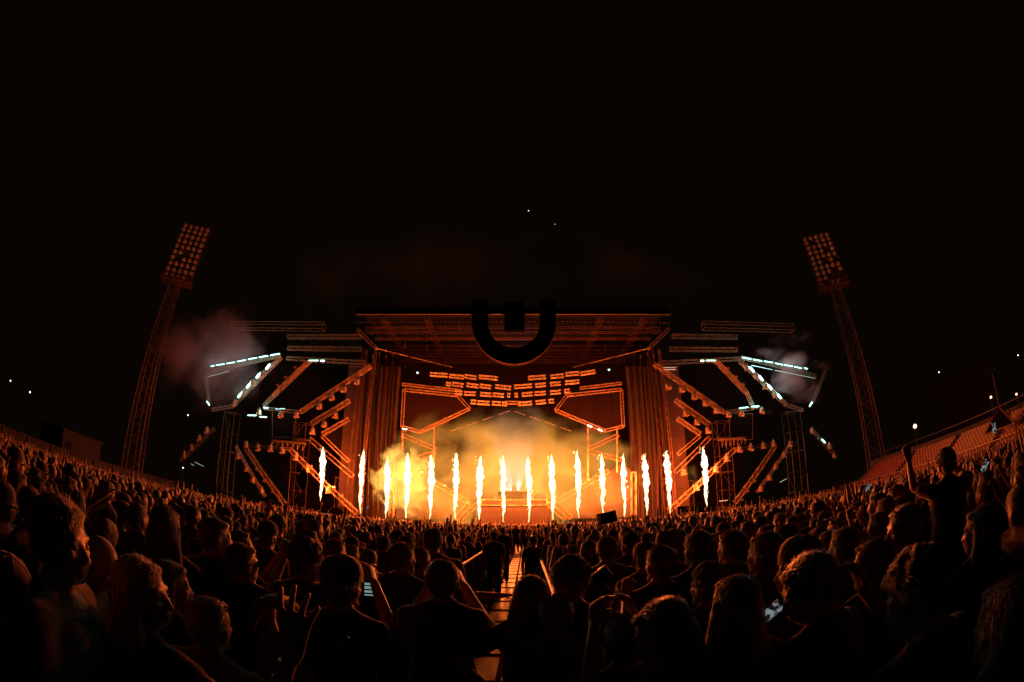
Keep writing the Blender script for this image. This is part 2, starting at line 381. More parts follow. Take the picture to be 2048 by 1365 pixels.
def curtain(x0, x1, ytop, Y, name, label, folds=5, depth=.3, mt='black_cloth', zb=1.5):
    A = at(x0, ytop, Y); B = at(x1, ytop, Y); n = folds*8; vs = []; fs = []
    for i in range(n+1):
        t = i/n; x = A.x+(B.x-A.x)*t; d = depth*(math.sin(t*folds*2*math.pi+1.3*math.sin(t*9))+.4*math.sin(t*folds*4.7*math.pi+1))
        for z in (A.z, zb): vs.append((x, Y+d, z))
    for i in range(n+1):
        t = i/n; x = A.x+(B.x-A.x)*t; d = depth*(math.sin(t*folds*2*math.pi+1.3*math.sin(t*9))+.4*math.sin(t*folds*4.7*math.pi+1))
        for z in (A.z, zb): vs.append((x, Y+d+.04, z))
    m2 = 2*(n+1)
    for i in range(n): fs += [(2*i, 2*i+1, 2*i+3, 2*i+2), (m2+2*i, m2+2*i+2, m2+2*i+3, m2+2*i+1)]
    o = MB().add(vs, fs).build(name, M[mt], smooth=True); MB().bar((A.x, Y, A.z+.05), (B.x, Y, B.z+.05), .05).build('curtain_rail', M['dark_metal'], o)
    tag(o, label, 'curtain'); return o
M['drape'] = mat('dark_red_drape', (.016,.0055,.003), .85, 0, noise=.3, nscale=.7)
curtain(760, 802, 735, 55.8, 'side_curtain', 'dark red curtain hanging in folds between left mast and five-sided frame', mt='drape')
curtain(1250, 1300, 735, 55.8, 'side_curtain', 'dark red curtain hanging in folds between five-sided frame and right mast', mt='drape')
curtain(700, 760, 728, 57, 'mast_curtain', 'narrow dark curtain behind the left roof masts', folds=4, mt='drape')
curtain(1296, 1330, 728, 57, 'mast_curtain', 'narrow dark curtain behind the right roof masts', folds=3, mt='drape')
# scrims beside masts: lit lower down by the flames
for si, (xa, xb, ya) in enumerate(((698,726,735), (1329,1356,735))):
    A = at(xa, ya, 54.6); B = at(xb, ya, 54.6)
    s_ = MB()
    zz = A.z; k = 0
    while zz > 3.2:
        hgt = 2.2; s_.box(((A.x+B.x)/2, 54.6+.02*(k % 2), zz-hgt/2), (B.x-A.x, .06, hgt-.03)); zz -= hgt; k += 1
    o = s_.build('scrim', M['scrim']); MB().box(((A.x+B.x)/2, 54.6, A.z+.1), (B.x-A.x+.2, .14, .14)).build('scrim_bar', M['alu_dull'], o)
    tag(o, 'tall narrow rust-coloured scrim beside the masts, %s side' % SIDE[si], 'scrim', 'tall scrims')
# wing backing screens and the back wall
wb = [[(560,735),(697,735),(697,1020),(600,1020),(560,960)], [(1491,735),(1356,735),(1356,1010),(1452,1010),(1491,950)]]
for si, P in enumerate(wb):
    pts = [at(x, y, 60) for x, y in P]; o = MB().poly(pts if si==0 else pts[::-1], .15, (0,1,0)).build('wing_backing', M['black_cloth']); tag(o, 'black cloth wall behind the %s wing trusses' % SIDE[si], 'cloth')
A = at(786, 735, 66); B = at(1266, 735, 66)
bw = MB().box(((A.x+B.x)/2, 70, A.z/2+2), (B.x-A.x+6, .3, A.z+4)).build('stage_back_wall', M['screen']); tag(bw, 'dark wall of unlit screens closing the back of the stage', 'screen')
for si, P in enumerate(([(804,928),(831,945),(938,1007),(911,1040),(786,1036),(786,945)], [(1247,925),(1216,945),(1113,1007),(1142,1038),(1264,1034),(1264,945)])):
    pts = [at(x, y, 54.8) for x, y in P]; o = MB().poly(pts if si==0 else pts[::-1], .15, (0,1,0)).build('low_screen', M['riser']); tag(o, 'unlit low screen below the ladder truss on the %s' % SIDE[si], 'screen', 'unlit video screens')
# screens beneath the wings, black dim
for si, P in enumerate(([(592,820),(545,820),(545,875),(592,875)], [(1459,828),(1505,828),(1505,880),(1459,880)])):
    pts = [at(x, y, 55) for x, y in P]; o = MB().poly(pts[::-1] if si==0 else pts, .2, (0,1,0)).build('wing_screen', M['black_cloth']); MB().path([p+Vector((0,-.04,0)) for p in pts+pts[:1]], .04).build('screen_frame', M['alu_dull'], o)
    tag(o, 'small dark square screen under the lower cyan bars, %s wing' % SIDE[si], 'screen', 'unlit video screens')
for si, P in enumerate(([(648,873),(698,850),(698,920)], [(1398,872),(1356,848),(1356,906)])):
    pts = [at(x, y, 56) for x, y in P]; o = MB().poly(pts[::-1] if si==0 else pts, .1, (0,1,0)).build('triangle_cloth', M['screen']); tag(o, 'dark triangular cloth between folded trusses, %s wing' % SIDE[si], 'cloth')
for si, P in enumerate(([(600,845),(592,1010),(705,1020),(705,960)], [(1440,850),(1450,1000),(1352,1012),(1352,950)])):
    pass

# ---------------------------------------------------------------- scaffolds
def scaffold(px0, px1, py0, Y, label, zb=0.0, lifts=5, mm='alu_dull'):
    A = at(px0, py0, Y); B = at(px1, py0, Y); w_ = B.x-A.x; d_ = 1.6
    m = MB()
    for x in (A.x, B.x):
        for y in (Y, Y+d_): m.bar((x, y, zb), (x, y, A.z), .045, 6)
    o = m.build('scaffold_tower', M[mm]); m = MB(); H = A.z-zb
    for k in range(lifts+1):
        z = zb+H*k/lifts
        for p, q in (((A.x,Y),(B.x,Y)), ((A.x,Y+d_),(B.x,Y+d_)), ((A.x,Y),(A.x,Y+d_)), ((B.x,Y),(B.x,Y+d_))): m.bar((*p, z-.05), (*q, z-.05), .035, 6)
        if k < lifts:
            z1 = zb+H*(k+1)/lifts
            m.bar((A.x if k % 2 else B.x, Y-.05, z), (B.x if k % 2 else A.x, Y-.05, z1), .03, 5); m.bar((A.x-.05, Y if k % 2 else Y+d_, z), (A.x-.05, Y+d_ if k % 2 else Y, z1), .03, 5)
    m.build('braces', M[mm], o)
    for k in range(1, lifts+1, 2): MB().box((A.x+w_/2, Y+d_/2, zb+H*k/lifts+.03), (w_*1.1, d_, .05)).build('platform', M['deck'], o)
    tag(o, label, 'scaffold', 'scaffold towers'); return o
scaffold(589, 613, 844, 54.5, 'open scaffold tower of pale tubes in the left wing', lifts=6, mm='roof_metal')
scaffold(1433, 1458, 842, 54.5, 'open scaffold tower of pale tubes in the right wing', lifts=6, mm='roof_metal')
scaffold(449, 470, 824, 56, 'dim small scaffold under the left outer cyan lamp', lifts=5, mm='dark_metal')
scaffold(1574, 1600, 824, 56, 'dim small scaffold under the right outer cyan lamp', lifts=5, mm='dark_metal')
scaffold(671, 690, 955, 57, 'low scaffold behind the left ladder truss', lifts=3)
scaffold(1376, 1386, 962, 57, 'low scaffold behind the right ladder truss', lifts=3)
for si, (x0_, x1_, y_) in enumerate(((548,610,882), (1440,1486,880))):
    A = at(x0_, y_, 53.5); B = at(x1_, y_, 53.5); m = MB().box(((A.x+B.x)/2, 53.5, A.z), (B.x-A.x, 1.2, .08)); o = m.build('catwalk', M['deck'])
    m = MB(); n_ = 6
    for k in range(n_+1):
        x = A.x+(B.x-A.x)*k/n_; m.bar((x,53,A.z),(x,53,A.z-1.0),.03); m.bar((x,53,A.z-.9),(x+(B.x-A.x)/n_*.6,53,A.z),.02)
    m.bar((A.x,53,A.z),(B.x,53,A.z),.04); m.build('railing', M['alu'], o); tag(o, 'narrow catwalk between the trusses of the %s wing' % SIDE[si], 'catwalk')

# ---------------------------------------------------------------- domed moving lamps
def dome_proto():
    o = MB().box((0,0,-.12), (.34,.26,.16)).build('domed_lamp', M['dark_metal'])
    for s in (-1,1): MB().bar((.1*s,0,-.04), (.1*s,0,.18), .025).build('clamp', M['steel'], o)
    MB().lathe((0,0,0), [(.10,-.04),(.22,-.06),(.27,-.2),(.33,-.55),(.40,-.78)], 16, False).build('rain_dome', M['plastic'], o, True)
    MB().lathe((0,0,-.5), [(.12,-.22),(.17,-.12),(.16,.05),(.10,.16)], 12).build('lamp_head', M['alu_dull'], o, True)
    MB().bar((-.2,0,-.2), (-.2,0,-.5), .03).bar((.2,0,-.2), (.2,0,-.5), .03).bar((-.2,0,-.5), (.2,0,-.5), .03).build('yoke', M['dark_metal'], o)
    return o
dp = None
domes = {'level truss of the left wing': [(493,889),(516,895),(542,897),(565,900)], 'ladder truss of the left wing': [(593,914),(614,937),(656,979),(655,980)],
 'slanting thin truss of the left wing': [(476,912),(493,937),(507,959),(523,980)], 'outermost arm of the left wing': [(415,861),(399,876),(383,895),(369,910)],
 'lower cyan bars of the left wing': [(519,823),(563,829),(593,829)], 'longest slanting truss of the left wing': [(640,812),(664,794),(690,778),(715,762)],
 'middle slanting trusses of the left wing': [(672,830),(650,848),(626,862)],
 'level truss of the right wing': [(1478,898),(1501,895),(1526,891),(1546,887)], 'ladder truss of the right wing': [(1391,974),(1432,937),(1453,916)],
 'slanting thin truss of the right wing': [(1580,887),(1568,909),(1552,932),(1538,955),(1522,977)], 'outermost arm of the right wing': [(1624,862),(1658,893),(1668,911)],
 'lower cyan bars of the right wing': [(1456,828),(1481,826),(1523,821)], 'longest slanting truss of the right wing': [(1335,772),(1362,778),(1388,792),(1410,805),(1432,820)],
 'middle slanting trusses of the right wing': [(1370,826),(1393,843),(1414,860)], 'faint truss behind the rightmost flames': [(1366,943)], 'upper cyan slope of the left wing': [(470,806),(488,786),(506,766),(525,748)], 'upper cyan slope of the right wing': [(1492,735),(1511,752),(1530,772),(1549,790)]}
for where, pts in domes.items():
    pts = [p for p in pts if p != (655,980)]
    for k, (x, y) in enumerate(pts):
        Y = 50.9 if 'ladder' in where else 52.8; P = at(x, y-6, Y); sc_ = 1.05
        if dp is None: dp = dome_proto(); o = dp; o.location = P; o.scale = (sc_,)*3; o.rotation_euler = (0,0,0)
        else: o = copy_tree(dp, P, (rng.uniform(-.1,.1), rng.uniform(-.15,.15), rng.uniform(0,3)), (sc_,)*3)
        lb = ('%s domed lamp %s hung on the ' % (ordn[k], 'from the left') if 'level' in where or 'bars' in where else '%s domed lamp down, hung on the ' % ordn[k]) + where
        if len(pts) == 1: lb = 'lone domed lamp hung below the ' + where
        tag(o, lb, 'stage lamp', 'domed lamps on the wing trusses')

def strobe(x, y, Y, label, s=1.0, lit=False):
    P = at(x, y, Y); o = MB().box(P, (.42*s,.22,.24*s), Matrix.Rotation(rng.uniform(-.7,.7),3,'Y')).build('blinder_lamp', M['alu_dull'])
    MB().box(P+Vector((0,-.13,0)), (.32*s,.03,.16*s)).build('lens', M['lens'], o); MB().bar(P, P+Vector((0,.25,.3)), .03).build('bracket', M['steel'], o); tag(o, label, 'stage lamp', 'small blinder lamps on the wings'); return o
for wh, pts in {'bright slant of the left wing': [(590,735),(571,755),(555,771)], 'bright slant of the right wing': [(1456,737),(1473,754),(1487,769)],
  'ladder truss at the left deck corner': [(622,933),(640,950),(668,975),(684,992),(700,1008)], 'ladder truss at the right deck corner': [(1424,938),(1405,958),(1388,972),(1370,990),(1354,1006)],
  'ladder truss dropping into the left crowd': [(513,940),(528,963),(545,985),(561,1003)], 'ladder truss dropping into the right crowd': [(1525,938),(1510,963),(1496,983),(1484,1000)],
  'longest slant of the left wing': [(650,795),(676,778),(702,762)], 'longest slant of the right wing': [(1340,748),(1368,768),(1396,787),(1422,806)],
  'left ladder truss sloping to the riser': [(845,945),(868,960),(890,972),(915,986)], 'right ladder truss sloping to the riser': [(1200,945),(1178,960),(1156,973),(1130,988)],
  'lower edge of the left five-sided frame': [(860,852),(890,838),(918,826)], 'lower edge of the right five-sided frame': [(1135,832),(1160,843),(1190,857)]}.items():
    for k, (x, y) in enumerate(pts): strobe(x, y, 52.0 if 'riser' not in wh else 53.5, '%s small box lamp from the left on the %s' % (ordn[k], wh), .9)
# ---------------------------------------------------------------- lit cyan bars
def cyan_bar(a, b, Y, label, wdt=.075, power=60, group='lit cyan bars'):
    A = at(*a, Y); B = at(*b, Y); d = B-A
    o = MB().bar(A+Vector((0,.10,0)), B+Vector((0,.10,0)), .09, 4).build('light_bar', M['dark_metal']); tag(o, label, 'light bar', group)
    t = MB().cap(A, B, wdt, wdt, 8, 2).build('lit_tube', M['cyan'], o)
    nb = MB()
    for s in (.25,.75): nb.bar(A+d*s+Vector((0,.1,0)), A+d*s+Vector((0,.16,-.35)), .03)
    nb.build('bracket', M['alu'], o)
    ld = bpy.data.lights.new('bar_glow', 'POINT'); ld.energy = power*1.0; ld.color = (.45,.9,.85); ld.shadow_soft_size = .3
    lo = bpy.data.objects.new('bar_glow', ld); COL.objects.link(lo); lo.parent = o; lo.location = (A+B)/2+Vector((0,-.6,.55))
    return o
Lb = [(422,733,428,732),(433,731,448,728.5),(453.5,727.5,469,725),(475,723.5,491,720.5),(497,719,513,716),(518.5,715,535,712),(541.5,711,559,708)]
for k, (a,b,c2,d2) in enumerate(Lb): cyan_bar((a,b),(c2,d2),54.0,'%s cyan bar from the left along the top arm of the left wing' % ordn[k])
Rb = [(1485,715.5,1501.5,718.5),(1507,719.5,1523,722.5),(1529,723,1545,725.5),(1551,727,1565,730),(1569,730.5,1585,733),(1589,734,1603,737),(1609,736.5,1614.5,738)]
for k, (a,b,c2,d2) in enumerate(Rb): cyan_bar((a,b),(c2,d2),54.0,'%s cyan bar from the left along the top arm of the right wing' % ordn[k])
for k, (x,y) in enumerate(((536,734),(516.5,752),(497,772),(479.5,791))): cyan_bar((x-3,y+3.5),(x+3,y-3.5),53.6,'%s cyan lamp down the slope of the left wing' % ordn[k], .15, 190)
for k, (x,y) in enumerate(((1504,739.5),(1522,757),(1540,775),(1558.5,793))): cyan_bar((x-3,y-3.5),(x+3,y+3.5),53.6,'%s cyan lamp down the slope of the right wing' % ordn[k], .15, 190)
for a,b,lb in (((618,721.5),(636,721.5),'long cyan bar at the head of the bright slant, left wing'),((642,722),(648,722),'small cyan lamp right of the bar above the left bright slant'),
  ((1413,721.5),(1431,721.5),'long cyan bar at the head of the bright slant, right wing'),((1402,722),(1407,722),'small cyan lamp left of the bar above the right bright slant'),
  ((528,815.5),(536,816),'short cyan bar by the dark mast, lower left wing'),((552,818),(569,818.5),'cyan bar above a domed lamp, lower left wing'),((496,831),(512,831.5),'lowest outer cyan bar of the left wing'),((519.5,834),(533,834.5),'lowest inner cyan bar of the left wing'),
  ((1479,817),(1496,815),'cyan bar above a domed lamp, lower right wing'),((1504,814.5),(1509,814),'small cyan lamp by the dark mast, lower right wing'),((1512,813.5),(1517,813),'outer small cyan lamp, lower right wing'),
  ((414,804),(418.5,810),'lone outermost cyan lamp of the left wing'),((1619.5,812.5),(1624,805.5),'lone outermost cyan lamp of the right wing'),((1644,879.5),(1650,885.5),'single cyan lamp low on the right outermost arm')):
    cyan_bar(a, b, 53.2, lb, .10 if abs(a[0]-b[0]) < 9 else .07, 60)
M['dimbar'] = mat('dim_white_tube', (.5,.6,.55), .4, emit=(.45,.8,.7), estr=.35)
for a,b,lb in (((1328,735.5),(1352,735.5),'dim white strip beside the right roof mast, upper of two'),((1328,739.5),(1352,739.5),'dim white strip beside the right roof mast, lower of two'),((390,925),(407,933),'dim white strip low on the left outer wing'),((382,928),(388,932),'short dim white strip beside the lower left one'),((1560,965),(1573,958),'dim white strip low on the right outer wing'),((1439,1003),(1455,1001),'dim white strip above the crowd at the right deck end'),
   ((416,754),(457,743),'dim rail below the cyan bars of the left wing'),((1503,731),(1545,740),'dim inner rail below the cyan bars of the right wing'),((1550,741),(1630,757),'dim outer rail below the cyan bars of the right wing')):
    A = at(*a,54); B = at(*b,54); o = MB().bar(A,B,.045,6).build('light_strip', M['dimbar']); MB().bar(A+Vector((0,.1,0)),B+Vector((0,.1,0)),.06,4).build('housing', M['dark_metal'], o); tag(o, lb, 'light strip')
# lit sections on the five-sided frames
for a,b,lb in (((806,858),(813,859),'lit white section at the outer corner of the left frame'),((1176,851),(1183,854),'upper lit white section of the right frame'),((1197,859),(1204,862),'lower lit white section of the right frame')):
    cyan_bar(a, b, 51.9, lb, .08, 15, 'lit sections of the frames')
# two small beam spots under the roof
for si, (x,y,tx,ty) in enumerate(((835,746,858,778),(1218,740,1165,830))):
    P = at(x,y,53); T = at(tx,ty,53)
    o = MB().box(P+Vector((0,.25,.1)), (.35,.35,.4)).build('beam_lamp', M['dark_metal']); MB().lathe(P+Vector((0,-.02,0)), [(.10,-.06),(.13,0),(.1,.06)], 10).build('lens', M['cyan'], o)
    tag(o, 'small moving lamp throwing a thin white beam under the %s roof' % SIDE[si], 'stage lamp')
    ld = bpy.data.lights.new('beam', 'SPOT'); ld.energy = 9000; ld.spot_size = R(7); ld.spot_blend = .4; ld.color = (.75,.8,1); ld.shadow_soft_size = .05
    lo = bpy.data.objects.new('beam', ld); COL.objects.link(lo); lo.parent = o; lo.location = P+Vector((0,-.25,-.1)); lo.rotation_euler = (T-P).to_track_quat('-Z','Y').to_euler()

# ---------------------------------------------------------------- deck, riser, performer
ZD = 1.55
deck = MB()
dl = at(640, 1000, 50); dr = at(1413, 1010, 50)
deck.box(((dl.x+dr.x)/2, 61, ZD/2), (dr.x-dl.x+3, 22, ZD)).build('stage_deck', M['deck'])
dk = bpy.data.objects['stage_deck']; tag(dk, 'long low black stage deck behind the front rows', 'stage')
m = MB()
for k in range(30):
    x = dl.x-1+k*(dr.x-dl.x+2)/29; m.box((x, 49.94, .85), (.06,.1,1.5))
m.bar((dl.x-1.2, 49.9, ZD+.06), (dr.x+1.2, 49.9, ZD+.06), .05, 6); m.bar((dl.x-1.2, 49.9, 1.0), (dr.x+1.2, 49.9, 1.0), .03, 6)
m.build('front_rail', M['alu'], dk)
RZ = at(1028, 1001, 52.6).z
ra = at(943, 1040, 52.6).x; rb = at(1112, 1040, 52.6).x
o = MB().box(((ra+rb)/2, 54.9, (RZ+ZD)/2), (rb-ra-1.2, 4.6, RZ-ZD-.05)).build('performer_riser', M['riser']); tag(o, 'raised plain-fronted platform under the performer in the stage centre', 'platform')
MB().box(((ra+rb)/2, 54.9, RZ+.02), (rb-ra-.6, 4.8, .09)).build('riser_top', M['alu_dull'], o)
# table and mixing gear
tz = RZ+.07
o = MB().box((at(1028,1000,53).x, 53.3, tz+.45), (3.6,.9,.9)).build('mixing_desk', M['black']); tag(o, 'black desk with players and mixer in front of the performer', 'desk')
for k in range(4): MB().box((at(1028,1000,53).x-1.1+.72*k, 53.3, tz+.96), (.6,.5,.12)).build('player', M['dark_metal'], o)
for k, x in enumerate((973, 1080)):
    P = at(x, 998, 54); m = MB().box((P.x,54.3,RZ+.42),(1.3,.7,.55), Matrix.Rotation(R(25),3,'X')); o = m.build('monitor_speaker', M['dark_metal']); MB().box((P.x,53.98,RZ+.52),(1.1,.05,.4), Matrix.Rotation(R(25),3,'X')).build('grille', M['alu_dull'], o)
    tag(o, 'wedge monitor speaker on the riser, %s of the performer' % SIDE[k], 'speaker')
# cyan wash light behind the performer
P = at(1028, 1000, 57)
o = MB().box((P.x,57.5,RZ+.25),(.6,.5,.4)).build('wash_lamp', M['dark_metal']); MB().lathe((P.x,57.5,RZ+.46),[(.2,0),(.22,.05),(.2,.08)],12).build('lens', M['cyan'], o); tag(o, 'blue wash lamp on the riser pointing up behind the performer', 'stage lamp')
for dx, ang in ((-.9,-6),(.9,7)):
    ld = bpy.data.lights.new('wash', 'SPOT'); ld.energy = 7000; ld.spot_size = R(34); ld.spot_blend = .7; ld.color = (.0,.50,1.0); ld.shadow_soft_size = .2
    lo = bpy.data.objects.new('wash', ld); COL.objects.link(lo); lo.parent = o; lo.location = (P.x+dx*.4,57.5,RZ+.7); lo.rotation_euler = (R(180), R(ang), 0)

# ---------------------------------------------------------------- flames
fm = bpy.data.materials.new('fire'); fm.use_nodes = True; nt = fm.node_tree; nt.nodes.clear()
out = nt.nodes.new('ShaderNodeOutputMaterial'); pv = nt.nodes.new('ShaderNodeVolumePrincipled'); nt.links.new(pv.outputs[0], out.inputs['Volume'])
pv.inputs['Density'].default_value = 0.0; pv.inputs['Emission Strength'].default_value = 16; pv.inputs['Emission Color'].default_value = (1.0,.66,.34,1)
pv.inputs['Color'].default_value = (0,0,0,1)
flames = [(641,893,1003),(720,897,1028),(772,914,1037),(812,905,1037),(860,908,1039),(910,904,1040),(958,911,1042),(1007,910,1045),(1058,911,1045),(1106,907,1040),(1157,901,1037),(1206,905,1034),(1250,907,1035),(1294,907,1032),(1340,900,1028),(1413,893,1014)]
fproto = []
def flame_mesh(seed, H=7.0):
    r_ = random.Random(seed); m = MB(); n = 14; K = 64; rs = []
    ph = [r_.uniform(0,6.3) for _ in range(6)]; bw = r_.uniform(.19,.29)
    for k in range(K+1):
        t = k/K
        w_ = .045 + bw*(t/.66)**.85 if t < .66 else (bw+.045)*max(0.0, 1-((t-.66)/.34)**1.7)**.9+.010
        cx_ = .10*math.sin(t*4+ph[0])*t + .05*math.sin(t*15+ph[1])*(1-t) + .02*math.sin(t*41+ph[2]); cy_ = .10*math.sin(t*6+ph[3])*t
        w_ *= 1+(.20*math.sin(t*21+ph[4])+.13*math.sin(t*49+ph[5]))*min(1, (1-t)*4)
        ring = []
        for i in range(n):
            a = 2*math.pi*i/n; j = 1+r_.uniform(-.30,.30)
            ring.append(Vector((cx_+w_*j*math.cos(a), cy_+w_*j*math.sin(a), t*H+r_.uniform(-.03,.03))))
        rs.append(ring)
    m.rings(rs)
    return m, r_
for k, (x, y0, y1) in enumerate(flames):
    B = at(x, y1, 50.0); T = at(x, y0, 50.0); H = T.z-B.z
    m, r_ = flame_mesh(100+k, H)
    o = m.build('flame_jet', fm, None, True); o.location = (B.x, 50.0, B.z)
    tag(o, '%s flame jet from the left along the front of the stage' % ordn[k], 'flame', 'flame jets along the stage front')
    lick = MB()
    for q in range(44):
        t = r_.uniform(.15,.99); a = r_.uniform(0,6.3); rr_ = .10+.3*min(1,t/.6)*(1 if t < .7 else .6); s = r_.uniform(.015,.085)
        lick.ell((.16*t*math.sin(t*5)+rr_*math.cos(a), rr_*math.sin(a), t*H), (s,s,s*r_.uniform(1,2.4)), 6, 5)
    lick.build('sparks', fm, o, True)
    nz = MB().box((0,0,-.15), (.4,.4,.3)).lathe((0,0,0), [(.09,-.02),(.07,.12)], 8); nzo = nz.build('burner', M['dark_metal'], None); nzo.location = (B.x, 50.0, B.z-.1)
    nzo.data.name = 'burner'; tag(nzo, 'small black burner box under the %s flame from the left' % ordn[k], 'burner', 'burners at the stage front')
    MB().box((0,0,-(B.z-ZD)/2-.2), (.12,.12,max(.1,B.z-ZD-.1))).build('burner_stand', M['dark_metal'], nzo)
    for t, e_ in ((.30,.25), (.58,.42), (.82,.33)):
        ld = bpy.data.lights.new('fire_light', 'POINT'); ld.energy = FLAME_W*e_; ld.color = (1.0,.138,.016); ld.shadow_soft_size = .28
        lo = bpy.data.objects.new('fire_light', ld); COL.objects.link(lo); lo.parent = o; lo.location = (.05,-.05,H*t)

# ---------------------------------------------------------------- smoke
def smoke_mat(name, scale, lo, hi, dens, col, falloff, seed=0.0, step=None, stretch=(1,1,1), detail=4.0):
    """noise-driven density that fades towards the sides of its own box (object space -1..1)"""
    m = bpy.data.materials.new(name); m.use_nodes = True; nt = m.node_tree; nt.nodes.clear(); L = nt.links.new
    out = nt.nodes.new('ShaderNodeOutputMaterial'); pv = nt.nodes.new('ShaderNodeVolumePrincipled'); L(pv.outputs[0], out.inputs['Volume'])
    pv.inputs['Color'].default_value = (*col, 1); pv.inputs['Anisotropy'].default_value = 0.0; pv.inputs['Density Attribute'].default_value = ''
    tc = nt.nodes.new('ShaderNodeTexCoord'); geo = nt.nodes.new('ShaderNodeNewGeometry')
    mp = nt.nodes.new('ShaderNodeMapping'); mp.inputs['Scale'].default_value = stretch; mp.inputs['Location'].default_value = (seed, seed*.7, seed*1.3)
    L(geo.outputs['Position'], mp.inputs['Vector'])
    n = nt.nodes.new('ShaderNodeTexNoise'); n.inputs['Scale'].default_value = scale; n.inputs['Detail'].default_value = detail; n.inputs['Roughness'].default_value = .58; n.inputs['Distortion'].default_value = .5
    L(mp.outputs[0], n.inputs['Vector'])
    ln = nt.nodes.new('ShaderNodeVectorMath'); ln.operation = 'LENGTH'; L(tc.outputs['Object'], ln.inputs[0])
    # threshold rises towards the rim so the noise cuts an uneven outline
    mr = nt.nodes.new('ShaderNodeMapRange'); mr.inputs['From Min'].default_value = falloff; mr.inputs['From Max'].default_value = 1.0; mr.inputs['To Min'].default_value = 0; mr.inputs['To Max'].default_value = .55; L(ln.outputs['Value'], mr.inputs[0])
    sb = nt.nodes.new('ShaderNodeMath'); sb.operation = 'SUBTRACT'; L(n.outputs[0], sb.inputs[0]); L(mr.outputs[0], sb.inputs[1])
    r2 = nt.nodes.new('ShaderNodeMapRange'); r2.interpolation_type = 'SMOOTHSTEP'; r2.inputs['From Min'].default_value = lo; r2.inputs['From Max'].default_value = hi; r2.inputs['To Min'].default_value = 0; r2.inputs['To Max'].default_value = dens; L(sb.outputs[0], r2.inputs[0])
    L(r2.outputs[0], pv.inputs['Density'])
    m.cycles.volume_step_rate = step or 1.0
    return m
def smoke(a, b, Y0, Y1, label, m):
    A = at(*a, (Y0+Y1)/2); B = at(*b, (Y0+Y1)/2); cx_, cz_ = (A.x+B.x)/2, (A.z+B.z)/2
    o = MB().ell((0,0,0), (1,1,1), 20, 12).build('smoke', m, None, False); o.location = (cx_, (Y0+Y1)/2, cz_); o.scale = (abs(B.x-A.x)/2, (Y1-Y0)/2, abs(A.z-B.z)/2)
    tag(o, label, 'smoke', kind='stuff'); return o
SC = (.38,1.0,.95)  # cyan-biased smoke colour stands in for whiter light close to the flames
smoke((708,835),(918,1090), 50.7, 58, 'bright billow of smoke around the third to sixth flames', smoke_mat('billow', .50, .36, .50, .62, SC, .42, 3.0, .5, detail=7))
smoke((680,775),(1375,1150), 50.9, 61, 'rolling smoke behind the row of flames', smoke_mat('rolling_smoke', .21, .27, .66, .16, (.47,.97,.78), .68, 9.0, .5, detail=7))
smoke((790,755),(960,905), 53, 62, 'thin smoke drifting past the left five-sided frame', smoke_mat('wisp', .30, .42, .75, .22, (.85,.75,.6), .25, 5.0, .8))
smoke((1095,755),(1265,905), 53, 62, 'thin smoke drifting past the right five-sided frame', smoke_mat('wisp_right', .30, .42, .75, .18, (.85,.75,.6), .25, 15.0, .8))
smoke((250,550),(740,960), 47, 60, 'purple-grey smoke lit by the cyan bars, left wing', smoke_mat('wing_smoke', .15, .34, .74, .095, (.9,.50,.52), .30, 77.0, 1.0, detail=6))
smoke((1390,570),(1740,890), 48, 59, 'grey smoke wisps above the cyan bars, right wing', smoke_mat('wing_smoke_right', .21, .36, .72, .13, (.9,.56,.60), .15, 31.0, 1.0, (1,1,1.6)))
smoke((1280,880),(1450,1050), 51, 58, 'low smoke behind the last two flames on the right', smoke_mat('low_smoke', .35, .42, .72, .14, SC, .30, 41.0, .8))
smoke((330,450),(1700,720), 46, 60, 'faint brown smoke rising over the roof into the night', smoke_mat('high_smoke', .075, .26, .74, .013, (1,.62,.4), .15, 51.0, 2.5))
V3 = lambda *a: Vector(a)
# ================================================================ aisle floor and barriers
AISLE = lambda y: -.60+.030*y
pm = mat('trackway_metal', (.075,.036,.022), .42, .5, noise=.45, nscale=2.2)
nt = pm.node_tree; b_ = nt.nodes['Principled BSDF']; tc = nt.nodes.new('ShaderNodeTexCoord'); br = nt.nodes.new('ShaderNodeTexBrick'); br.inputs['Scale'].default_value = 2.4; br.inputs['Mortar Size'].default_value = .06
br.inputs['Color1'].default_value = (.5,.5,.5,1); br.inputs['Color2'].default_value = (.2,.2,.2,1); br.inputs['Mortar'].default_value = (1,1,1,1)
nt.links.new(tc.outputs['Object'], br.inputs['Vector']); mxx = nt.nodes.new('ShaderNodeMixRGB'); mxx.blend_type = 'MULTIPLY'; mxx.inputs[0].default_value = .85; lk_ = b_.inputs['Base Color'].links[0].from_socket
nt.links.new(lk_, mxx.inputs[1]); nt.links.new(br.outputs['Color'], mxx.inputs[2]); nt.links.new(mxx.outputs[0], b_.inputs['Base Color'])
bp = nt.nodes.new('ShaderNodeBump'); bp.inputs['Distance'].default_value = .03; bp.inputs['Strength'].default_value = .9
nt.links.new(br.outputs['Color'], bp.inputs['Height']); nt.links.new(bp.outputs[0], b_.inputs['Normal'])
m = MB(); 
for k in range(34):
    y0 = .6+k*1.2; y1 = y0+1.17
    m.add([(AISLE(y0)-.95,y0,.03+.004*(k%3)),(AISLE(y0)+1.2,y0,.03+.004*(k%3)),(AISLE(y1)+1.2,y1,.03),(AISLE(y1)-.95,y1,.03)], [(0,1,2,3)])
    m.bar((AISLE(y1)-.95,y1+.012,.03), (AISLE(y1)+1.2,y1+.012,.03), .022, 5)
o = m.build('path', pm); tag(o, kind='structure')
m = MB()
for k in range(33):
    y0 = .6+k*1.2; m.bar((AISLE(y0)+.28,y0,.05),(AISLE(y0+1.15)+.28,y0+1.15,.05),.035,5)
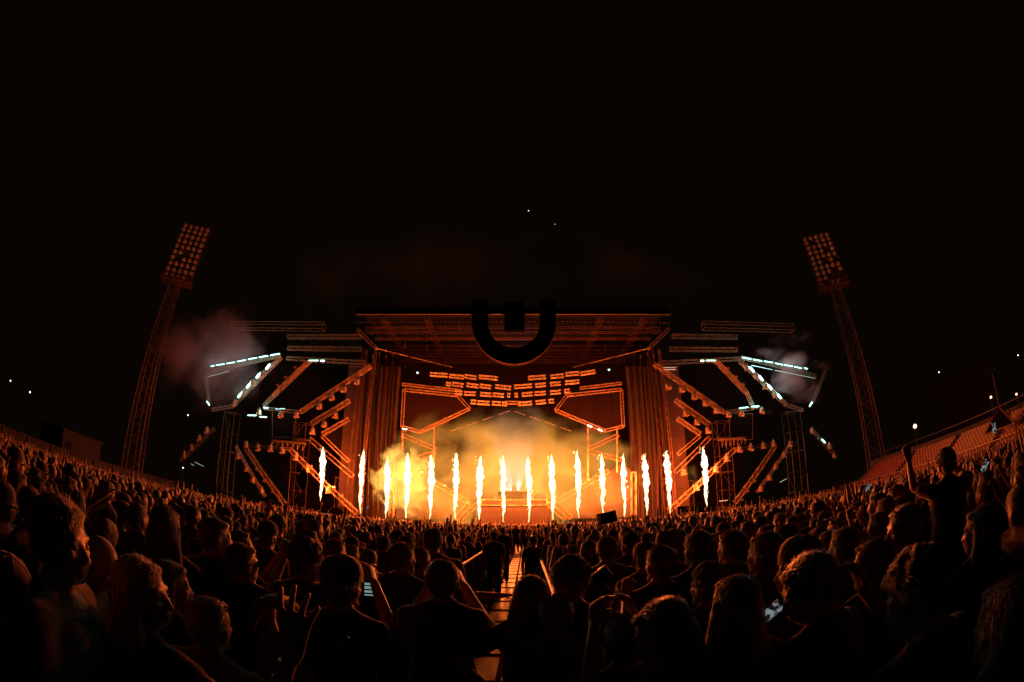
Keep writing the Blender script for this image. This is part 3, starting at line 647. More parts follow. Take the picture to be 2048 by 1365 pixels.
o = m.build('cable_ramp', M['black']); tag(o, 'black cable cover running down the middle of the aisle floor', 'cable cover')
def barrier_proto():
    # local: x to the crowd (+), y along the aisle, origin on the ground under the panel
    o = MB().bar((0,-.58,1.14),(0,.58,1.14),.028,8).bar((0,-.58,.06),(0,.58,.06),.025,6).bar((0,-.58,.06),(0,-.58,1.14),.024,6).bar((0,.58,.06),(0,.58,1.14),.024,6).build('crowd_barrier', M['steel'])
    m = MB()
    for k in range(1,11): m.bar((0,-.58+k*.1055,.06),(0,-.58+k*.1055,1.14),.010,5)
    m.build('upright_bars', M['steel'], o)
    for z, x in ((.18,-.42),(.36,-.30),(.54,-.18)): MB().box((x*.8,0,z),(.12,1.08,.025)).build('step', M['steel'], o)
    for s in (-.52,.52): MB().bar((0,s,1.10),(-.44,s,.05),.022,6).bar((-.44,s,.04),(0,s,.04),.02,6).build('brace', M['steel'], o)
    return o
bpz = barrier_proto(); first = True
for side in (-1, 1):
    for k in range(26):
        y = 2.3+k*1.19; x = AISLE(y)+(-.58 if side < 0 else .90)
        rz = math.atan2(.030,1)*-1 + (0 if side == 1 else math.pi)
        lab = '%s crowd barrier from the camera on the %s side of the aisle' % (ordn[k] if k < 16 else '%s beyond the sixteenth' % ordn[k-16], 'left' if side < 0 else 'right')
        if first: o = bpz; o.location = (x,y,.03); o.rotation_euler = (0,0,rz); tag(o, lab, 'barrier', 'barriers lining the aisle'); first = False
        else: copy_tree(bpz, (x,y,.03), (0,0,rz), None, lab)
# ================================================================ floodlight masts
def flood_mast(base_px, top_px, D, head_px, w0, w1, label, face):
    B = atd(*base_px, D); T = atd(*top_px, D); Bg = V3(B.x-(T.x-B.x)*.06, B.y, 0.0)
    root = empty('floodlight_mast', Bg); tag(root, label, 'floodlight mast', 'floodlight masts')
    dT = T-Bg; u = V3(math.cos(face), math.sin(face), 0); v = V3(-math.sin(face), math.cos(face), 0)
    m = MB(); lac = MB(); N_ = 17; corners = [(-1,-1),(1,-1),(1,1),(-1,1)]
    def pt(t, c_): w_ = (w0+(w1-w0)*t)/2; return dT*t + u*(c_[0]*w_) + v*(c_[1]*w_)
    for c_ in corners: m.bar(pt(0,c_), pt(1,c_), .10, 6, .07)
    for c_ in (0,1,2,3):
        a1, a2 = corners[c_], corners[(c_+1)%4]
        for k in range(N_):
            t0, t1 = k/N_, (k+1)/N_
            lac.bar(pt(t0,a1) if k%2 else pt(t0,a2), pt(t1,a2) if k%2 else pt(t1,a1), .045, 4); lac.bar(pt(t1,a1), pt(t1,a2), .03, 4)
    m.build('mast_legs', M['rust'], root); lac.build('lacing', M['rust'], root)
    for s_ in (.15,.3): MB().bar(dT*.02+u*s_, dT*.98+u*s_, .04, 5).build('ladder_rail', M['rust'], root)
    Hh = atd(*head_px, D).z - T.z; W = 5.6; up = dT.normalized(); hf = MB(); O = dT
    rows_, cols = 9, 5
    for k in range(rows_+1): z = Hh*k/rows_; hf.bar(O+up*z-u*W/2, O+up*z+u*W/2, .055, 5); hf.bar(O+up*z-u*W/2+v*1.1, O+up*z+u*W/2+v*1.1, .045, 5)
    for k in range(cols+1): x_ = -W/2+W*k/cols; hf.bar(O+u*x_, O+u*x_+up*Hh, .05, 5); hf.bar(O+u*x_+up*Hh, O+u*x_+up*Hh+v*1.1, .04, 5); hf.bar(O+u*x_, O+u*x_+v*1.1, .05, 5)
    hf.build('head_frame', M['rust'], root)
    MB().box(O+v*.5-up*.1, (W+.4,2.6,.18), Matrix.Rotation(face,3,'Z')).build('service_platform', M['rust'], root)
    rl = MB()
    for z in (.35,.7,1.05): rl.bar(O-v*.75-u*(W/2+.2)+up*z, O-v*.75+u*(W/2+.2)+up*z, .035, 5)
    rl.build('platform_railing', M['rust'], root)
    lampm = MB().lathe((0,0,0), [(.10,-.30),(.26,-.22),(.40,0),(.43,.03),(.40,.03)], 14, True).mesh('floodlight', M['rust'], True)
    glass = MB().ell((0,0,.035), (.38,.38,.06), 14, 6).mesh('glass', M['lens'], True)
    q = (-v*.95 + V3(0,0,-.30)).to_track_quat('Z','Y').to_euler()
    for r_ in range(rows_):
        for c_ in range(cols):
            if rng.random() < .11: continue
            o = obj('floodlight', lampm, root); o.location = O + u*(-W/2+W*(c_+.5)/cols) + up*(Hh*(r_+.55)/rows_) - v*(.35+rng.uniform(-.08,.08)); o.rotation_euler = (q[0]+rng.uniform(-.2,.2), q[1]+rng.uniform(-.25,.25), q[2]); obj('glass', glass, o)
    for c_ in range(cols):
        o = obj('floodlight', lampm, root); o.location = O + u*(-W/2+W*(c_+.5)/cols) + up*(Hh+.45) - v*.2; o.rotation_euler = q; obj('glass', glass, o)
    return root
_x = 0
flood_mast((262,948),(353,562),76,(392,462),3.1,1.7,'tall lattice floodlight mast leaning over the left crowd, head full of lamps', R(32))
flood_mast((1757,945),(1668,572),78,(1632,480),2.9,1.7,'tall lattice floodlight mast on the right, dimmer, smoke drifting past', R(-32))
# ================================================================ right grandstand
root = empty('grandstand', (44,34,0)); tag(root, 'low grandstand of red seats behind the right crowd with a long back wall', 'grandstand')
m = MB(); nr = 9; 
for k in range(nr): m.box((k*.62, 0, (1.6+k*.30)/2), (.62, 34, 1.6+k*.30))
m.build('terrace', M['concrete'], root)
MB().box((6.0,0,2.45),(.35,36,5.1)).build('back_wall', M['concrete'], root)
m = MB(); 
for k in range(nr):
    for j in range(64):
        y = -16.4+j*.51
        if j % 16 in (15,0) : continue
        z = 1.6+k*.30; m.box((k*.62-.02, y, z+.12),(.32,.42,.05)); m.box((k*.62+.16, y, z+.32),(.05,.42,.36))
s_ = m.build('seat_rows', M['seat'], root); s_['kind'] = 'stuff'
m = MB().bar((-.6,-18,2.35),(-.6,18,2.35),.05,6)
for k in range(13): m.bar((-.6,-18+k*3,0),(-.6,-18+k*3,2.35),.035,5)
m.build('front_railing', M['steel'], root)
m = MB().bar((6.0,-18,5.7),(6.0,18,5.7),.04,6)
for k in range(19): m.bar((6.0,-18+k*2,4.9),(6.0,-18+k*2,5.7),.03,5)
m.build('top_railing', M['dark_metal'], root)
A = atd(1999,815,52); Bq = atd(2030,846,48); C2 = atd(1972,869,50)
m = MB().bar(A,Bq,.12,6).bar(Bq,C2,.10,6).bar(A,C2,.10,6); o = m.build('canopy_frame', M['rust']); MB().poly([A+V3(0,.2,0),Bq+V3(0,.2,0),C2+V3(0,.2,0)],.1,(0,1,0)).build('canopy_sheet', M['black_cloth'], o)
MB().bar(V3(Bq.x,Bq.y,0),Bq,.1,6).build('post', M['rust'], o)
o['label'] = 'dark triangular canopy over the gangway of the grandstand'; o['category'] = 'canopy'; o.name = 'gangway_canopy'
Pt = atd(1985,748,52); Pb = atd(2000,815,52); o = MB().bar(V3(Pb.x,Pb.y,0),Pt,.09,6,.06).build('flag_pole', M['rust']); m = MB().path([Pt+V3(-.9,.1,.25),Pt+V3(-.4,0,0),Pt+V3(.4,0,.1),Pt+V3(.8,0,.7)],.06); m.build('bent_arm', M['rust'], o); tag(o, 'thin pole with a forked top rising behind the grandstand wall', 'pole')
# left perimeter wall and blocks
root = empty('perimeter_wall', (-47,32,0)); tag(root, 'low dim perimeter wall behind the left crowd', 'wall')
M['wall_dark'] = mat('dark_wall', (.007,.0028,.002), .9, 0, noise=.5, nscale=.4)  # near-black red-brown wall colour with uneven tone
MB().box((0,0,1.35),(.4,44,2.7)).build('wall_panel', M['wall_dark'], root); MB().box((0,0,2.76),(.6,44,.12)).build('coping', M['wall_dark'], root)
m = MB()
for k in range(12): m.box((.25,-20+k*3.6,1.35),(.25,.3,2.6))
m.build('piers', M['wall_dark'], root)
A = atd(105,880,66); Bq = atd(178,893,66); 
o = MB().box(((A.x+Bq.x)/2-3,(A.y+Bq.y)/2+2,2.6),(6.5,7.5,5.2)).build('gate_building', M['wall_dark']); tag(o, 'small dimly lit flat-roofed block behind the left perimeter wall', 'building')
MB().box(((A.x+Bq.x)/2-3,(A.y+Bq.y)/2+2,5.3),(6.9,7.9,.25)).build('roof_slab', M['wall_dark'], o); MB().box(((A.x+Bq.x)/2+.28,(A.y+Bq.y)/2-.5,3.6),(.1,1.2,1.0)).build('window', M['black'], o)
# towers of flats, hardly visible
o = empty('apartment_block', atd(1945,900,210)*1.0); o.location.z = 0; tag(o, 'tall block of flats barely visible in the dark beyond the grandstand', 'building')
MB().box((0,0,17),(26,14,34), Matrix.Rotation(R(-55),3,'Z')).build('wall', M['far_wall'], o)
for k in range(5): MB().box(V3(-10+k*5,-7.6,17),(1.6,1.2,33)).build('balcony_column', M['far_wall'], o).rotation_euler = (0,0,R(-55))
# street lamps and distant lights
M['lampglow'] = mat('lamp_globe', (.9,.8,.6), .4, emit=(1,.66,.36), estr=4)
M['lampwhite'] = mat('white_lamp', (.9,.9,.9), .4, emit=(.8,.95,.9), estr=2.5)
for (x,y,D,r_,mm,lb) in ((1830,853,80,.34,'lampglow','round street lamp glowing between the right mast and the grandstand'),(1982,795,60,.15,'lampglow','small street lamp above the grandstand wall'),(2033,789,55,.12,'lampglow','small street lamp at the far right above the grandstand'),(1878,745,150,.22,'lampwhite','tiny white lamp beyond the flats, right'),(2036,711,150,.2,'lampglow','tiny lamp high at the right picture edge'),
     (60,785,110,.2,'lampwhite','tiny white lamp high in the dark at the left'),(21,762,110,.16,'lampglow','tiny orange lamp at the far left'),(376,831,110,.17,'lampwhite','tiny lamp between the left mast and the left wing'),(366,936,100,.15,'lampwhite','tiny lamp just above the left crowd')):
    P = atd(x,y,D); o = MB().bar(V3(P.x,P.y,0),P-V3(0,0,r_),.09,6,.06).build('street_lamp', M['dark_metal']); MB().ell(P,(r_,)*3,12,8).build('globe', M[mm], o, True); MB().lathe(P+V3(0,0,-r_*1.1),[(r_*.5,-.1),(r_*.6,.05)],8).build('collar', M['dark_metal'], o); tag(o, lb, 'street lamp')
for (x,y,lb) in ((1057,422,'brightest white point of light in the night sky above the stage'),(1110,449,'faint point of light right of the brightest one in the sky')):
    P = ray(x,y)*320+V3(0,0,CAM_Z); o = MB().ell(P,(.33 if x < 1100 else .2,)*3,8,6).build('distant_light', M['lampwhite']); tag(o, lb, 'light')
# ================================================================ people
M['skin'] = mat('skin', (.36,.16,.095), .42, 0, spec=.5, bump=.12, bscale=120, noise=.12, nscale=9, sheen=.8)
M['skin_r'] = mat('skin_crowd', (.4,.22,.14), .45, 0, objrand=[(.32,.145,.09),(.27,.12,.07),(.36,.17,.11),(.21,.09,.055)], sheen=.8)
M['hair_r'] = mat('hair_crowd', (.05,.03,.02), .38, 0, spec=.9, bump=.7, bscale=160, objrand=[(.028,.014,.008),(.04,.02,.011),(.06,.03,.016),(.024,.012,.007),(.12,.06,.03)], sheen=1.0)
M['hair_dark'] = mat('dark_hair', (.04,.02,.012), .30, 0, spec=.9, bump=.7, bscale=160, sheen=1.0)
M['hair_fair'] = mat('fair_hair', (.20,.11,.055), .30, 0, spec=.9, bump=.7, bscale=160, sheen=1.0)
M['cloth_r'] = mat('shirt_crowd', (.05,.05,.05), .8, 0, noise=.2, nscale=8, bump=.3, bscale=14, objrand=[(.02,.018,.018),(.06,.04,.034),(.025,.018,.018),(.014,.012,.012),(.10,.07,.055),(.09,.02,.014),(.025,.025,.035),(.02,.018,.018)], sheen=.9)
M['cloth_black'] = mat('black_tee', (.02,.016,.015), .85, 0, noise=.2, nscale=8, bump=.35, bscale=14, sheen=.9)
M['cloth_grey'] = mat('grey_tee', (.07,.052,.045), .85, 0, noise=.2, nscale=8, bump=.35, bscale=14, sheen=.9)
M['cloth_white'] = mat('pale_tee', (.18,.13,.10), .85, 0, noise=.1, nscale=8, bump=.35, bscale=14, sheen=.9)
M['cloth_red'] = mat('red_top', (.20,.025,.02), .8, 0, noise=.2, nscale=8, bump=.35, bscale=14, sheen=.9)
M['trousers'] = mat('dark_trousers', (.03,.03,.035), .85, 0, noise=.2, nscale=8)
M['eye'] = mat('eye', (.25,.2,.18), .15, 0)
M['gem'] = mat('face_gem', (.7,.9,.9), .05, .3, spec=1)
M['strand'] = mat('loose_strands', (.42,.22,.11), .35, 0, spec=.8)  # paler than the hair: light passing through single strands put into the colour
V = Vector
def hand(mb, wr, d, nrm, side, curl=.3, spread=.12, s=1.0, point=None):
    """palm and five fingers; D = direction of the hand, NRM = out of the palm, SIDE = +1/-1: which way the thumb lies"""
    d = d.normalized(); nrm = (nrm-d*nrm.dot(d)).normalized(); sd = d.cross(nrm)*side
    L = .088*s
    if curl < .27: spread = .34
    base = [(.033,.090),(.011,.094),(-.012,.090),(-.033,.082)]
    for i, (o_, l_) in enumerate(base):
        a = wr + sd*(o_*.55*s); b = wr + d*(l_*s) + sd*(o_*s); mb.cap(a, b, .0135*s, .0115*s, 8, 2)
    mb.cap(wr-d*.015*s, wr+d*.075*s, .024*s, .036*s, 10, 2, .42, nrm)
    lens = [(.040,.025,.020),(.045,.028,.021),(.042,.026,.020),(.032,.020,.018)]
    for i, (o_, l_) in enumerate(base):
        p = wr + d*(l_*s) + sd*(o_*s); ang = 0; fd = (d + sd*(o_*spread*26)).normalized()
        c_ = curl if point is None or i not in point else .05
        for k, ll in enumerate(lens[i]):
            ang += c_*(.9, 1.0, .7)[k]*(1+.12*i*.5)
            q = p + (fd*math.cos(ang)+nrm*math.sin(ang))*(ll*s); mb.cap(p, q, (.0108,.0098,.0088)[k]*s, (.0100,.0090,.0076)[k]*s, 7, 2); p = q
    p = wr + d*.022*s + sd*.026*s; q = p + (d*.55+sd*.75+nrm*.35).normalized()*.042*s; mb.cap(p, q, .015*s, .0125*s, 8, 2)
    r_ = q + (d*.85+sd*.40+nrm*.35).normalized()*.032*s; mb.cap(q, r_, .0115*s, .010*s, 8, 2)
    t = r_ + (d*.95+sd*.12+nrm*.4).normalized()*.025*s; mb.cap(r_, t, .010*s, .008*s, 8, 2)
def remesh(mb, vox, smooth=2, name='tmp'):
    me = mb.mesh(name, []); o = bpy.data.objects.new(name, me); COL.objects.link(o)
    md = o.modifiers.new('r', 'REMESH'); md.mode = 'VOXEL'; md.voxel_size = vox; md.use_smooth_shade = True
    if smooth: s_ = o.modifiers.new('s', 'SMOOTH'); s_.factor = .5; s_.iterations = smooth
    dg = bpy.context.evaluated_depsgraph_get(); dg.update(); r_ = bpy.data.meshes.new_from_object(o.evaluated_get(dg), depsgraph=dg)
    bpy.data.objects.remove(o); bpy.data.meshes.remove(me); r_.polygons.foreach_set('use_smooth', [True]*len(r_.polygons)); return r_
def vget(me): a = np.empty(len(me.vertices)*3); me.vertices.foreach_get('co', a); return a.reshape(-1,3)
def vset(me, a): me.vertices.foreach_set('co', a.ravel()); me.update()
# arm poses: (elbow, wrist, hand direction, palm normal, curl) for the RIGHT arm (+x); mirrored for the left
ARMS = {
 'down': ((.25,-.03,1.13), (.27,.06,.90), (.0,.15,-1), (-1,.1,0), .35),
 'up': ((.33,.10,1.52), (.29,.16,1.78), (-.05,.1,1), (-.1,1,0), .25),
 'high': ((.24,.05,1.70), (.19,.10,1.95), (-.05,.05,1), (0,1,0), .18),
 'forward': ((.25,.20,1.30), (.20,.42,1.46), (0,.6,.8), (0,.8,-.6), .4),
 'phone': ((.24,.20,1.32), (.10,.36,1.60), (-.35,.2,1), (-.9,.3,0), .75),
 'face': ((.30,.20,1.36), (.11,.21,1.58), (-.5,.1,.9), (-.9,.2,-.3), .7),
 'rail': ((.30,.16,1.20), (.24,.38,1.14), (-.2,1,-.15), (0,-.2,-1), .6),
 'hip': ((.40,-.04,1.22), (.22,.05,1.03), (-.8,.3,-.5), (0,-1,-.2), .4),
 'point': ((.27,.24,1.52), (.24,.46,1.68), (-.1,.75,.65), (0,.65,-.75), .35),
 'wave': ((.38,.08,1.50), (.44,.12,1.76), (.15,.1,1), (0,1,-.1), .12),
 'reach': ((.40,.16,1.34), (.62,.30,1.33), (.8,.5,0), (0,-.2,-1), .3),
}
def body_parts(arms=('down','down'), yaw=0.0, pitch=0.0, tilt=0.0, hair='short', female=False, wide=1.0, vox=.013, face=True, legs=None, hat=None, seed=1, sleeve=.55, hand_s=1.0, custom=None):
    """meshes of one standing person, 1.75 m, facing +Y: body, shirt, trousers, hair, extras"""
    r_ = random.Random(seed); fw = .9 if female else 1.0
    HB = V((0,-.005,1.515)); HM = Matrix.Translation(HB+V((0,.012,-.030))) @ (Matrix.Rotation(R(-yaw),4,'Z') @ Matrix.Rotation(R(pitch),4,'X') @ Matrix.Rotation(R(tilt),4,'Y')) @ Matrix.Translation(-HB)
    H3 = HM.to_3x3(); hp = lambda x, y, z: HM @ V((x, y, z))
    b = MB()
    rings = [(.86,.15,.10,0),(.90,.168,.115,0),(.98,.165,.115,0),(1.08,.142*fw,.102,0),(1.20,.155*fw,.11,.005),(1.31,.178*fw,.12,.005),(1.38,.185*fw,.112,0),(1.43,.15*fw,.088,-.01),(1.47,.075,.062,-.012)]
    def torso(mb, inf, z0=0, z1=9, fl=0.0, noise=0.0):
        rs = []
        for z, rx, ry, oy in rings:
            if z < z0 or z > z1: continue
            rx_ = (rx*wide+inf*(1 if z > 1.1 else 2.2)); ry_ = ry*(.5+.5*wide)+inf; rs.append([V((rx_*math.cos(t), oy+ry_*math.sin(t), z)) for t in [2*math.pi*i/20 for i in range(20)]])
        mb.rings(rs)
        if female: 
            for s in (-1,1): mb.ell((s*.075, .085, 1.27), (.06+inf,.05+inf,.06+inf), 10, 6)
    torso(b, 0)
    sh = {}
    def limb(side, key):
        e, w_, hd, pn, cu = (custom or {}).get((side, key)) or ARMS[key]
        f = lambda p: V((p[0]*side, p[1], p[2]))
        S = V((side*.178*wide*fw, -.005, 1.405)); 
        if key in ('up','high','wave','point'): S += V((0,0,.025))
        return S, f(e)+V((side*.02*(wide-1)*5,0,0)), f(w_), f(hd), f(pn), cu
    th = .88 if female else 1.0
    for side, key in ((1, arms[0]), (-1, arms[1])):
        S, E_, W_, hd, pn, cu = limb(side, key); sh[side] = (S, E_, W_)
        b.cap(V((side*.10,-.01,1.42)), S, .055, .056*th); b.cap(S, E_, .053*th, .040*th, 12); mid = E_.lerp(W_, .3); b.cap(E_, mid, .040*th, .041*th, 12); b.cap(mid, W_, .041*th, .026*th, 12)
        hand(b, W_, hd, pn, side if key not in ('down',) else side, cu, s=hand_s)
    b.cap(V((0,-.02,1.43)), hp(0,-.008,1.57), .056*(.88 if female else 1.05), .052*(.88 if female else 1), 14)
    for s in (-1,1): b.cap(V((s*.028,-.02,1.505)), V((s*.125,-.015,1.435)), .036, .040, 10)
    # head
    b.ell(hp(0,-.012,1.668), (.077,.096,.086), 18, 12, H3); b.ell(hp(0,.018,1.625), (.066,.078,.095), 16, 12, H3); b.ell(hp(0,.040,1.588), (.050,.056,.055), 14, 10, H3)
    b.cap(hp(-.03,.052,1.560), hp(.03,.052,1.560), .026, .026)                      # chin
    if face:
        b.cap(hp(0,.088,1.650), hp(0,.106,1.618), .008, .011, 10); b.ell(hp(.012,.104,1.613), (.008,.009,.008), 8, 6); b.ell(hp(-.012,.104,1.613), (.008,.009,.008), 8, 6)
        b.cap(hp(-.036,.077,1.672), hp(.036,.077,1.672), .011, .011); b.cap(hp(-.018,.092,1.590), hp(.018,.092,1.590), .008, .008, 8); b.cap(hp(-.016,.089,1.578), hp(.016,.089,1.578), .009, .009, 8)
        b.ell(hp(.042,.062,1.628), (.022,.025,.02), 8, 6, H3); b.ell(hp(-.042,.062,1.628), (.022,.025,.02), 8, 6, H3)
    for s in (-1,1): b.ell(hp(s*.080,-.008,1.630), (.010,.021,.033), 10, 8, H3 @ Matrix.Rotation(R(s*18),3,'Z'))
    # legs
    if legs is None:
        st = r_.uniform(-.06,.06); legs_ = [((.09,0,.90),(.11,.03+st,.49),(.11,-.01+st,.09)), ((-.09,0,.90),(-.11,.02-st,.49),(-.12,-.02-st,.09))]
    else: legs_ = legs
    for h_, k_, a_ in legs_:
        h_, k_, a_ = V(h_), V(k_), V(a_); b.cap(h_, k_, .088, .056, 12); m_ = k_.lerp(a_, .3); b.cap(k_, m_, .054, .056, 12); b.cap(m_, a_, .056, .036, 12); b.cap(a_+V((0,-.02,-.045)), a_+V((0,.155,-.055)), .04, .033, 10)
    body = remesh(b, vox, 2, 'body'); a = vget(body)
    if face:   # eye sockets pressed in
        for s in (-1,1):
            e_ = np.array(hp(s*.031,.094,1.648)); d2 = np.linalg.norm(a-e_, axis=1); back = np.array(H3 @ V((0,-1,0))); k_ = np.clip(1-d2/.024, 0, 1)**1.2; a += back*(k_*.013)[:,None]
        vset(body, a)
    body.materials.append(M['skin_r'])
    # shirt
    s_ = MB(); torso(s_, .017, .9, 1.46)
    for side in (1,-1):
        S, E_, W_ = sh[side]; s_.cap(V((side*.045,-.02,1.475)), V((side*.125,-.015,1.435)), .047, .052, 10); s_.cap(V((side*.085,-.01,1.43)), S, .05, .070*th); s_.cap(S, S.lerp(E_, sleeve), .070*th, .064*th, 14)
        if sleeve > .95: s_.cap(E_, E_.lerp(W_, .9), .060, .046, 12)
    s_.cap(V((-.055,-.035,1.455)), V((.055,-.035,1.455)), .058, .058, 10)
    shirt = remesh(s_, max(vox, .012), 2, 'shirt'); a = vget(shirt)
    a += np.stack([np.sin(a[:,2]*38+a[:,0]*25+seed)*.004, np.sin(a[:,2]*31+a[:,0]*44+seed)*.005*(a[:,2]<1.42), 0*a[:,0]], 1); vset(shirt, a); shirt.materials.append(M['cloth_r'])
    # trousers
    s_ = MB(); rs = []
    for z, rx, ry, oy in rings[:3]: rs.append([V(((rx+.014)*math.cos(t), oy+(ry+.014)*math.sin(t), z)) for t in [2*math.pi*i/18 for i in range(18)]])
    s_.rings(rs)
    for h_, k_, a_ in legs_:
        h_, k_, a_ = V(h_), V(k_), V(a_); s_.cap(h_, k_, .100, .075, 12)
        if not female: s_.cap(k_, a_+V((0,0,.03)), .075, .058, 12)
    tr = remesh(s_, max(vox*1.3, .016), 1, 'trousers'); tr.materials.append(M['trousers'])
    out = {'body': body, 'shirt': shirt, 'trousers': tr}
    # hair
    if hair != 'bald':
        h = MB(); base = MB()
        base.ell(hp(0,-.022,1.682), (.087,.101,.086), 18, 12, H3); base.ell(hp(0,-.05,1.635), (.078,.065,.075), 14, 10, H3)
        fringe = hp(0,.040,1.730); base.ell(fringe, (.064,.040,.022), 12, 8, H3)
        if hair == 'long':
            dwn = V((0,-.150,1.32)); base.cap(hp(0,-.060,1.62), dwn, .086, .070, 16, 3, .50, V((0,1,0)))
            for s in (-1,1): base.cap(hp(s*.068,-.01,1.66), V((s*.105,-.085,1.40)), .030, .034, 10)
        if hair == 'tail': base.ell(hp(0,-.125,1.69), (.035,.035,.035), 10, 8); base.cap(hp(0,-.14,1.68), hp(0,-.17,1.50), .03, .016, 10)
        if hair == 'bun': base.ell(hp(0,-.06,1.79), (.045,.045,.04), 12, 8)
        if hair == 'curly':
            for k in range(230):
                t = r_.uniform(0,2*math.pi); z = r_.uniform(-.25,1); q = math.sqrt(max(0,1-z*z)); p = (q*math.cos(t), q*math.sin(t), z)
                if p[1] > .55 and z < .35: continue
                rr_ = r_.uniform(.009,.017); base.ell(hp(.092*p[0], -.02+.108*p[1], 1.685+.10*p[2]), (rr_,)*3, 7, 5)
        hm = remesh(base, max(vox*.8,.007), 1, 'hair'); a = vget(hm)
        nz = np.sin(a[:,0]*310+seed)*np.sin(a[:,1]*270+1)*np.sin(a[:,2]*190+seed*2); c0 = np.array(hp(0,-.02,1.66)); d_ = a-c0; d_ /= np.linalg.norm(d_, axis=1)[:,None]+1e-6
        vset(hm, a + d_*((nz*.0022 if hair != 'long' else 0) + np.random.default_rng(seed).normal(0,.0016,len(a)))[:,None])
        # loose strands so the rim of light breaks up
        st = MB(); nst = 1500 if vox < .0105 else 500
        for k in range(nst):
            t = r_.uniform(0,2*math.pi); z = r_.uniform(-.35,1); q = math.sqrt(max(0,1-z*z)); p = V((q*math.cos(t), q*math.sin(t), z))
            if p.y > .45 and z < .45: continue
            root = hp(.085*p.x, -.022+.099*p.y, 1.68+.085*p.z); nrm = H3 @ p
            if hair == 'long' and z < .5 and p.y < .3:
                L_ = r_.uniform(.1,.3); tip = root + V((r_.uniform(-.02,.02)+p.x*.03, r_.uniform(-.03,.01), -L_))
            else:
                L_ = r_.uniform(.010,.026) if hair != 'curly' else r_.uniform(.015,.04); fl = H3 @ V((p.x*.3, -.55 if hair != 'curly' else r_.uniform(-1,1), -.6*abs(p.x)-.2)); fl = (fl-nrm*fl.dot(nrm)); tip = root + (fl.normalized()*1.0 + nrm*(r_.uniform(.1,.75) if hair != 'curly' else 1.0) + V((r_.uniform(-1,1), r_.uniform(-1,1), r_.uniform(-1,1)))*.35).normalized()*L_*1.3
            sd = (tip-root).cross(nrm); sd = (sd.normalized() if sd.length > 1e-6 else V((1,0,0)))*(.0011 if vox < .0105 else .0018)
            mid = root.lerp(tip,.5)+nrm*.004; st.add([root-sd, root+sd, mid+sd, mid-sd, tip], [(0,1,2,3),(3,2,4)])
        sm = st.mesh('strands', []); n0_ = len(hm.polygons)
        bm = bmesh.new(); bm.from_mesh(hm); bm.from_mesh(sm); bm.to_mesh(hm); bm.free(); bpy.data.meshes.remove(sm)
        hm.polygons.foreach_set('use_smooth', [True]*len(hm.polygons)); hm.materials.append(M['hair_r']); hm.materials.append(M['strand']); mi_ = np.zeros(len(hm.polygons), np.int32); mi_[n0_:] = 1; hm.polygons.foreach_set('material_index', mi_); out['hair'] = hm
    if hat:
        cM = HM @ Matrix.Translation(V((0,-.012,1.70))) @ Matrix.Rotation(R(180 if hat == 'cap_back' else 0),4,'Z') @ Matrix.Rotation(R(-4),4,'X')
        m = MB(); prof = [(.098,-.02),(.101,.02),(.092,.06),(.066,.09),(.03,.103),(.004,.106)]
        if hat == 'bucket': prof = [(.135,-.05),(.105,.0),(.098,.05),(.085,.095),(.004,.10)]
        rs = [[cM @ V((r__*math.cos(t), r__*1.08*math.sin(t), z)) for t in [2*math.pi*i/22 for i in range(22)]] for r__, z in prof]; m.rings(rs)
        if hat in ('cap','cap_back'):
            top = [cM @ V((.088*math.sin(t), .075+.095*math.cos(t)*(1 if abs(t) < 1.6 else 1), -.012-.02*math.cos(t)+.02*abs(math.sin(t))*-1)) for t in [(-1.45+2.9*i/12) for i in range(13)]]
            m.add(top+[p+V((0,0,.008)) for p in top], [tuple(range(13)), tuple(range(25,12,-1))]+[(i,i+13,(i+1)%13+13,(i+1)%13) for i in range(13)])
        for i in range(6):      # stitched panel seams and a button
            t = 2*math.pi*i/6; m.path([cM @ V((r__*1.012*math.cos(t), r__*1.093*math.sin(t), z+.001)) for r__, z in prof[1:]], .0022, 4)
        m.ell(cM @ V((0,0,prof[-1][1]+.002)), (.007,.007,.005), 8, 5)
        m.path([cM @ V((prof[0][0]*1.01*math.cos(t), prof[0][0]*1.09*math.sin(t), prof[0][1]+.004)) for t in [2*math.pi*i/24 for i in range(25)]], .004, 4)
        out['cap' if 'cap' in hat else 'sun_hat'] = m.mesh('cap', M['cloth_r'], True)
    out['_head'] = HM; out['_arms'] = sh
    return out
import bmesh
def person(parts, loc, face_deg, H, label, group=None, mats=None, cat='person', extra=None):
    """face_deg: 0 looks at the stage (+Y), positive turns to the right"""
    o = obj('person', parts['body']); o.location = loc; o.rotation_euler = (0,0,-R(face_deg)); s = H/1.75; o.scale = (s,s,s)
    tag(o, label, cat, group)
    for k in ('shirt','trousers','hair','cap','sun_hat'):
        if k in parts: obj(k, parts[k], o)
    return o
def remat_(me, m):
    me = me.copy(); me.materials.clear(); me.materials.append(m); return me
def glass_frames(o, parts, dark=True):
    HM = parts['_head']; m = MB()
    for s in (-1,1):
        c0 = HM @ V((s*.034,.106,1.650)); H3 = HM.to_3x3(); m.lathe((0,0,0), [(.001,0),(.001,0)], 3) if False else None
        m.ell(c0, (.027,.004,.021), 12, 6, H3); m.bar(HM @ V((s*.062,.098,1.655)), HM @ V((s*.083,-.01,1.648)), .0028, 5)
    m.bar(HM @ V((-.012,.108,1.654)), HM @ V((.012,.108,1.654)), .003, 5)
    m.build('sunglasses', M['black'], o)
M['phone_body'] = mat('phone_case', (.02,.02,.02), .25, spec=.6)
